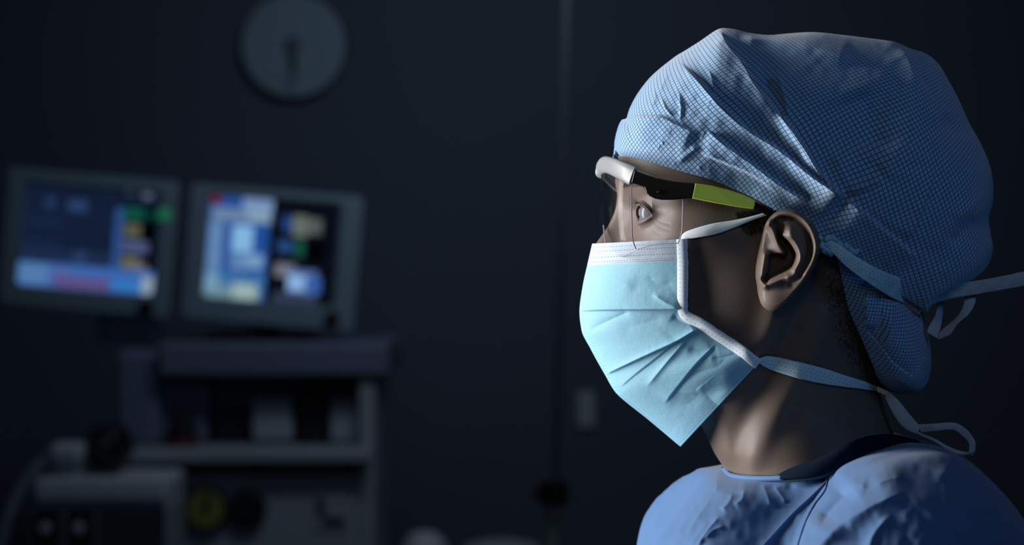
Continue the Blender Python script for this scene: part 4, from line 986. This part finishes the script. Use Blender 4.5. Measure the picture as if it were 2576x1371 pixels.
def plate(name, outline, dfun, thick, m, parent, bev=0.0007, n=0):
    o2 = [np.array(p_, float) for p_ in outline]; bmx = bmesh.new()
    fr = [bmx.verts.new(P(x, y, dfun(x)).tolist()) for x, y in o2]; bk = [bmx.verts.new(P(x, y, dfun(x) + thick).tolist()) for x, y in o2]
    k = len(o2); bmx.faces.new(fr); bmx.faces.new(bk[::-1])
    for i_ in range(k): bmx.faces.new((fr[i_], bk[i_], bk[(i_ + 1) % k], fr[(i_ + 1) % k]))
    bmesh.ops.recalc_face_normals(bmx, faces=bmx.faces); mx_ = bpy.data.meshes.new(name)
    bmx.to_mesh(mx_); bmx.free(); o = link(name, mx_, M[m], parent); m2 = mx_.copy()
    m2.transform(Matrix.Translation((0, 2 * D0, 0)) @ Matrix.Diagonal((1, -1, 1, 1)) ); m2.flip_normals(); o2 = bpy.data.objects.new(name, m2); SC.collection.objects.link(o2); o2.parent = parent
    m2.transform(Matrix.Translation((0, -2 * ROOTLOC[parent].y, 0)))
    for q_ in (o, o2):
        b = q_.modifiers.new('bevel', 'BEVEL'); b.width = bev; b.segments = 3; b.limit_method = 'ANGLE'; b.angle_limit = math.radians(50)
    return o
td = lambda x: float(np.interp(x, [1590, 1750, 1900, 1990], [-66, -76, -79.5, -80]))
blk = [(1596, 428), (1630, 441), (1653, 448), (1694, 456), (1722, 459), (1748, 461), (1746, 478), (1741, 499), (1716, 501), (1690, 503), (1665, 503), (1648, 500), (1634, 493), (1626, 484), (1621, 470), (1605, 465), (1588, 459)]
bp_ = plate('black_temple', blk, td, 3.5, 'black_frame', gl); bp_['label'] = 'black hinge section'
lp = plate('lime_temple', [(1748, 461), (1790, 467), (1830, 477), (1870, 490), (1900, 504), (1898, 518), (1896, 526), (1850, 520), (1800, 511), (1740, 499)], td, 3.2, 'lime', gl); lp['label'] = 'lime green arm section'
plate('temple_tip', [(1897, 506), (1930, 520), (1965, 540), (1985, 565), (1990, 600), (1982, 602), (1972, 575), (1950, 553), (1920, 537), (1896, 525)], lambda x: td(x) + 2.5, 2.5, 'black_frame', gl)
bm = bmesh.new(); bmesh.ops.create_uvsphere(bm, u_segments=20, v_segments=12, radius=1); hp = P(1663, 483, td(1663) - 0.1)
for v in bm.verts: v.co = Vector((hp[0] + v.co.x * .0026, hp[1] + v.co.y * .0010, hp[2] + v.co.z * .0011))
me = bpy.data.meshes.new('hinge_screw'); bm.to_mesh(me); bm.free(); link('hinge_screw', shade(me), M['black_frame'], gl)

# ---- gown
G = np.array([
    [(1822, 1180, 0), (1838, 1196, -28), (1890, 1203, -55), (1975, 1202, -76), (2070, 1190, -86), (2160, 1148, -80), (2245, 1116, -54), (2304, 1112, 0)],
    [(1772, 1202, 0), (1788, 1226, -54), (1862, 1250, -93), (1975, 1258, -104), (2090, 1218, -112), (2205, 1156, -100), (2320, 1128, -64), (2395, 1130, 0)],
    [(1702, 1292, 0), (1722, 1310, -78), (1805, 1328, -120), (1952, 1345, -136), (2110, 1275, -150), (2260, 1196, -138), (2400, 1158, -84), (2490, 1205, 0)],
    [(1650, 1372, 0), (1668, 1398, -92), (1762, 1450, -152), (1932, 1490, -180), (2150, 1420, -208), (2350, 1320, -188), (2500, 1262, -100), (2575, 1305, 0)],
    [(1622, 1480, 0), (1640, 1520, -88), (1740, 1600, -150), (1900, 1680, -205), (2150, 1640, -235), (2400, 1530, -210), (2570, 1420, -112), (2630, 1430, 0)],
    [(1605, 1750, 0), (1625, 1790, -92), (1720, 1860, -150), (1900, 1900, -190), (2120, 1900, -200), (2380, 1850, -180), (2560, 1760, -110), (2630, 1760, 0)],
    [(1600, 2400, 0), (1625, 2420, -90), (1720, 2440, -145), (1900, 2450, -182), (2100, 2450, -188), (2340, 2440, -165), (2520, 2420, -100), (2590, 2400, 0)],
    [(1590, 3500, 0), (1615, 3500, -95), (1720, 3500, -160), (1900, 3500, -200), (2100, 3500, -205), (2340, 3500, -185), (2530, 3500, -110), (2600, 3500, 0)],
    [(1560, 5200, 0), (1590, 5200, -110), (1710, 5200, -190), (1900, 5200, -230), (2110, 5200, -240), (2360, 5200, -215), (2580, 5200, -120), (2660, 5200, 0)]], float)
rows = np.concatenate([np.linspace(0, 4, 300)[:-1], np.linspace(4, 8, 60)]) / 8
GG = patch(G, 2401, 320); idx = np.round(rows * 2400).astype(int); GG = GG[idx]
GX, GY, GD = GG[..., 0], GG[..., 1], GG[..., 2]
def gown_folds(px, py):
    K = lambda pts: [(1640 + x / 2.752, 900 + y / 2.752) for x, y in pts]
    f = np.zeros(px.shape)
    seam = [(2083, 1202), (2076, 1235), (2050, 1270), (2031, 1306), (2018, 1340), (2003, 1390), (1985, 1450)]
    # the chest falls into a valley before the sleeve seam, the sleeve rises behind it
    f -= crease(px, py, [(2078, 1196), (2056, 1240), (2025, 1290), (2000, 1340), (1980, 1410), (1960, 1500)], 24.0, 130, 30, 0)
    f += step_fold(px, py, seam[::-1], 5.0, 4.0, 40, 0)
    f += crease(px, py, [(2078, 1210), (2040, 1250), (1995, 1292), (1950, 1340), (1905, 1390), (1860, 1450)], 3.5, 9, 12, .04)
    # sleeve: hollow beside the seam, a broad ridge from the armpit to the shoulder, shallow drags
    f -= crease(px, py, [(2150, 1222), (2110, 1262), (2080, 1296), (2062, 1330)], 20.0, 36, 26, .3, True)
    f += crease(px, py, [(2310, 1225), (2240, 1250), (2160, 1290), (2090, 1340), (2040, 1400), (2010, 1460)], 15.0, 60, 34, .2)
    f -= crease(px, py, [(2290, 1268), (2330, 1310), (2370, 1350), (2400, 1400)], 4.0, 18, 20, .25)
    f += crease(px, py, [(2270, 1232), (2320, 1275), (2370, 1310), (2420, 1360), (2450, 1410)], 4.0, 26, 20, .2)
    f += crease(px, py, [(2250, 1290), (2215, 1320), (2190, 1360), (2180, 1420)], 5.0, 10, 16, .25)
    f -= crease(px, py, [(2285, 1310), (2280, 1350), (2290, 1400)], 3.0, 16, 16, .25)
    f += crease(px, py, [(2190, 1225), (2235, 1206), (2280, 1200)], 4.0, 16, 20, .3)
    f += crease(px, py, [(2130, 1195), (2160, 1218), (2185, 1226)], 4.0, 14, 16, .3)
    f += crease(px, py, [(2400, 1270), (2460, 1320), (2520, 1390)], 6.0, 24, 28, .2)
    f += crease(px, py, [(2340, 1180), (2400, 1200), (2460, 1250), (2510, 1300)], 6.0, 22, 24, .2)
    # chest: fine drag lines
    for pts, h in (([(560, 930), (530, 1000), (470, 1060)], 3.0), ([(640, 900), (620, 980), (560, 1020)], 2.6), ([(760, 860), (800, 960), (830, 1040)], 2.6), ([(840, 880), (900, 960), (930, 1020)], 3.0),
                   ([(420, 960), (330, 1080), (230, 1240)], 3.2), ([(330, 1000), (240, 1110), (150, 1260)], 3.0), ([(480, 1080), (380, 1200), (300, 1330)], 3.4), ([(270, 1020), (170, 1160), (90, 1290)], 2.6),
                   ([(420, 830), (450, 880), (430, 940)], 2.0), ([(520, 1160), (430, 1190), (360, 1260)], 2.4), ([(400, 1120), (300, 1250), (250, 1330)], 2.2)):
        f += crease(px, py, K(pts), h, 7, 11, .25)
    f += 1.6 * vnoise(px / 55, py / 45, 51) + 0.6 * vnoise(px / 17, py / 24, 52)
    return f
gi = np.linspace(0, 1, 320)[None, :]
gf = gown_folds(GX, GY) * sstep(1180, 1235, GY + 60 * sstep(2000, 2200, GX)) * sstep(0, .14, gi) * sstep(1, .9, gi)
GD2 = GD - gf
gown = sheet('gown', P(GX, GY, GD2), M['gown'], person, flip=True, thick=0.0012)
def on_gown(pts, lift, n=90):
    q = spline(pts, n); nv = []
    for x, y in q:
        k = np.argmin((GX[:300] - x) ** 2 + (GY[:300] - y) ** 2); nv.append(GD2[:300].ravel()[k])
    nv = np.convolve(np.pad(nv, 3, mode='edge'), np.ones(7) / 7, 'valid')
    return [Vector(P(x, y, d - lift)) for (x, y), d in zip(q, nv)]
M['seam'] = mat('seam_thread', (0.03, 0.06, 0.16), rough=0.8, spec=0.2)
tubeobj('sleeve_seam', on_gown([(2083, 1204), (2076, 1235), (2050, 1270), (2031, 1306), (2018, 1340), (2003, 1390), (1985, 1450)], 0.2), 0.0009, 'seam', gown, 8)
tubeobj('seam_edge', on_gown([(2080, 1212), (2040, 1252), (1996, 1292), (1952, 1340), (1905, 1392), (1870, 1440)], 0.4), 0.0012, 'gown', gown, 8)
# turned edge of the neckline and dark back collar
nk = spline(G[0], 160)
tubeobj('neckline_binding', [Vector(P(x, y, d)) for x, y, d in nk[:100]] , 0.0016, 'gown', gown, 10)
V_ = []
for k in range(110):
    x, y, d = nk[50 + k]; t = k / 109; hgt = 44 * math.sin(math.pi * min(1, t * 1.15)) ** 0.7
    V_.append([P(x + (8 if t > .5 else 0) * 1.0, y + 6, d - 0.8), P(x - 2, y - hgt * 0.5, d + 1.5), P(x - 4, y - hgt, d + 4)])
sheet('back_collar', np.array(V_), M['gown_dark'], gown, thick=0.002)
# teal scrub top seen inside the neckline
V_ = []
for k in range(90):
    x, y, d = nk[k]; t = k / 89; up = 3 + 22 * sstep(.45, .75, t); V_.append([P(x + 3, y + 12, d * 0.97 + 1), P(x + 7 * (1 - t), y - up * 0.55, d * 0.93 + 2), P(x + 12 * (1 - t), y - up, d * 0.90 + 3)])
sheet('scrub_top', np.array(V_), M['scrub'], person, thick=0.0012)
# ties / dark panel at the back of the gown
V_ = [[P(x, y, d) for d in (-30, 0)] for x, y in spline([(2320, 1112), (2400, 1130), (2474, 1146), (2482, 1200), (2488, 1240)], 30)]
# shoes
for sd in (-1, 1):
    bm = bmesh.new(); bmesh.ops.create_uvsphere(bm, u_segments=28, v_segments=16, radius=1)
    for v in bm.verts:
        cx_ = v.co.x; z_ = max(v.co.z, -0.55)
        v.co = Vector((hipx - 0.045 + cx_ * 0.135, D0 + sd * .095 + v.co.y * (0.048 - 0.006 * cx_), 0.0385 + z_ * (0.07 + 0.025 * cx_ if z_ > 0 else 0.07)))
    me = bpy.data.meshes.new('shoe'); bm.to_mesh(me); bm.free(); link('shoe', shade(me), M['black'], person)
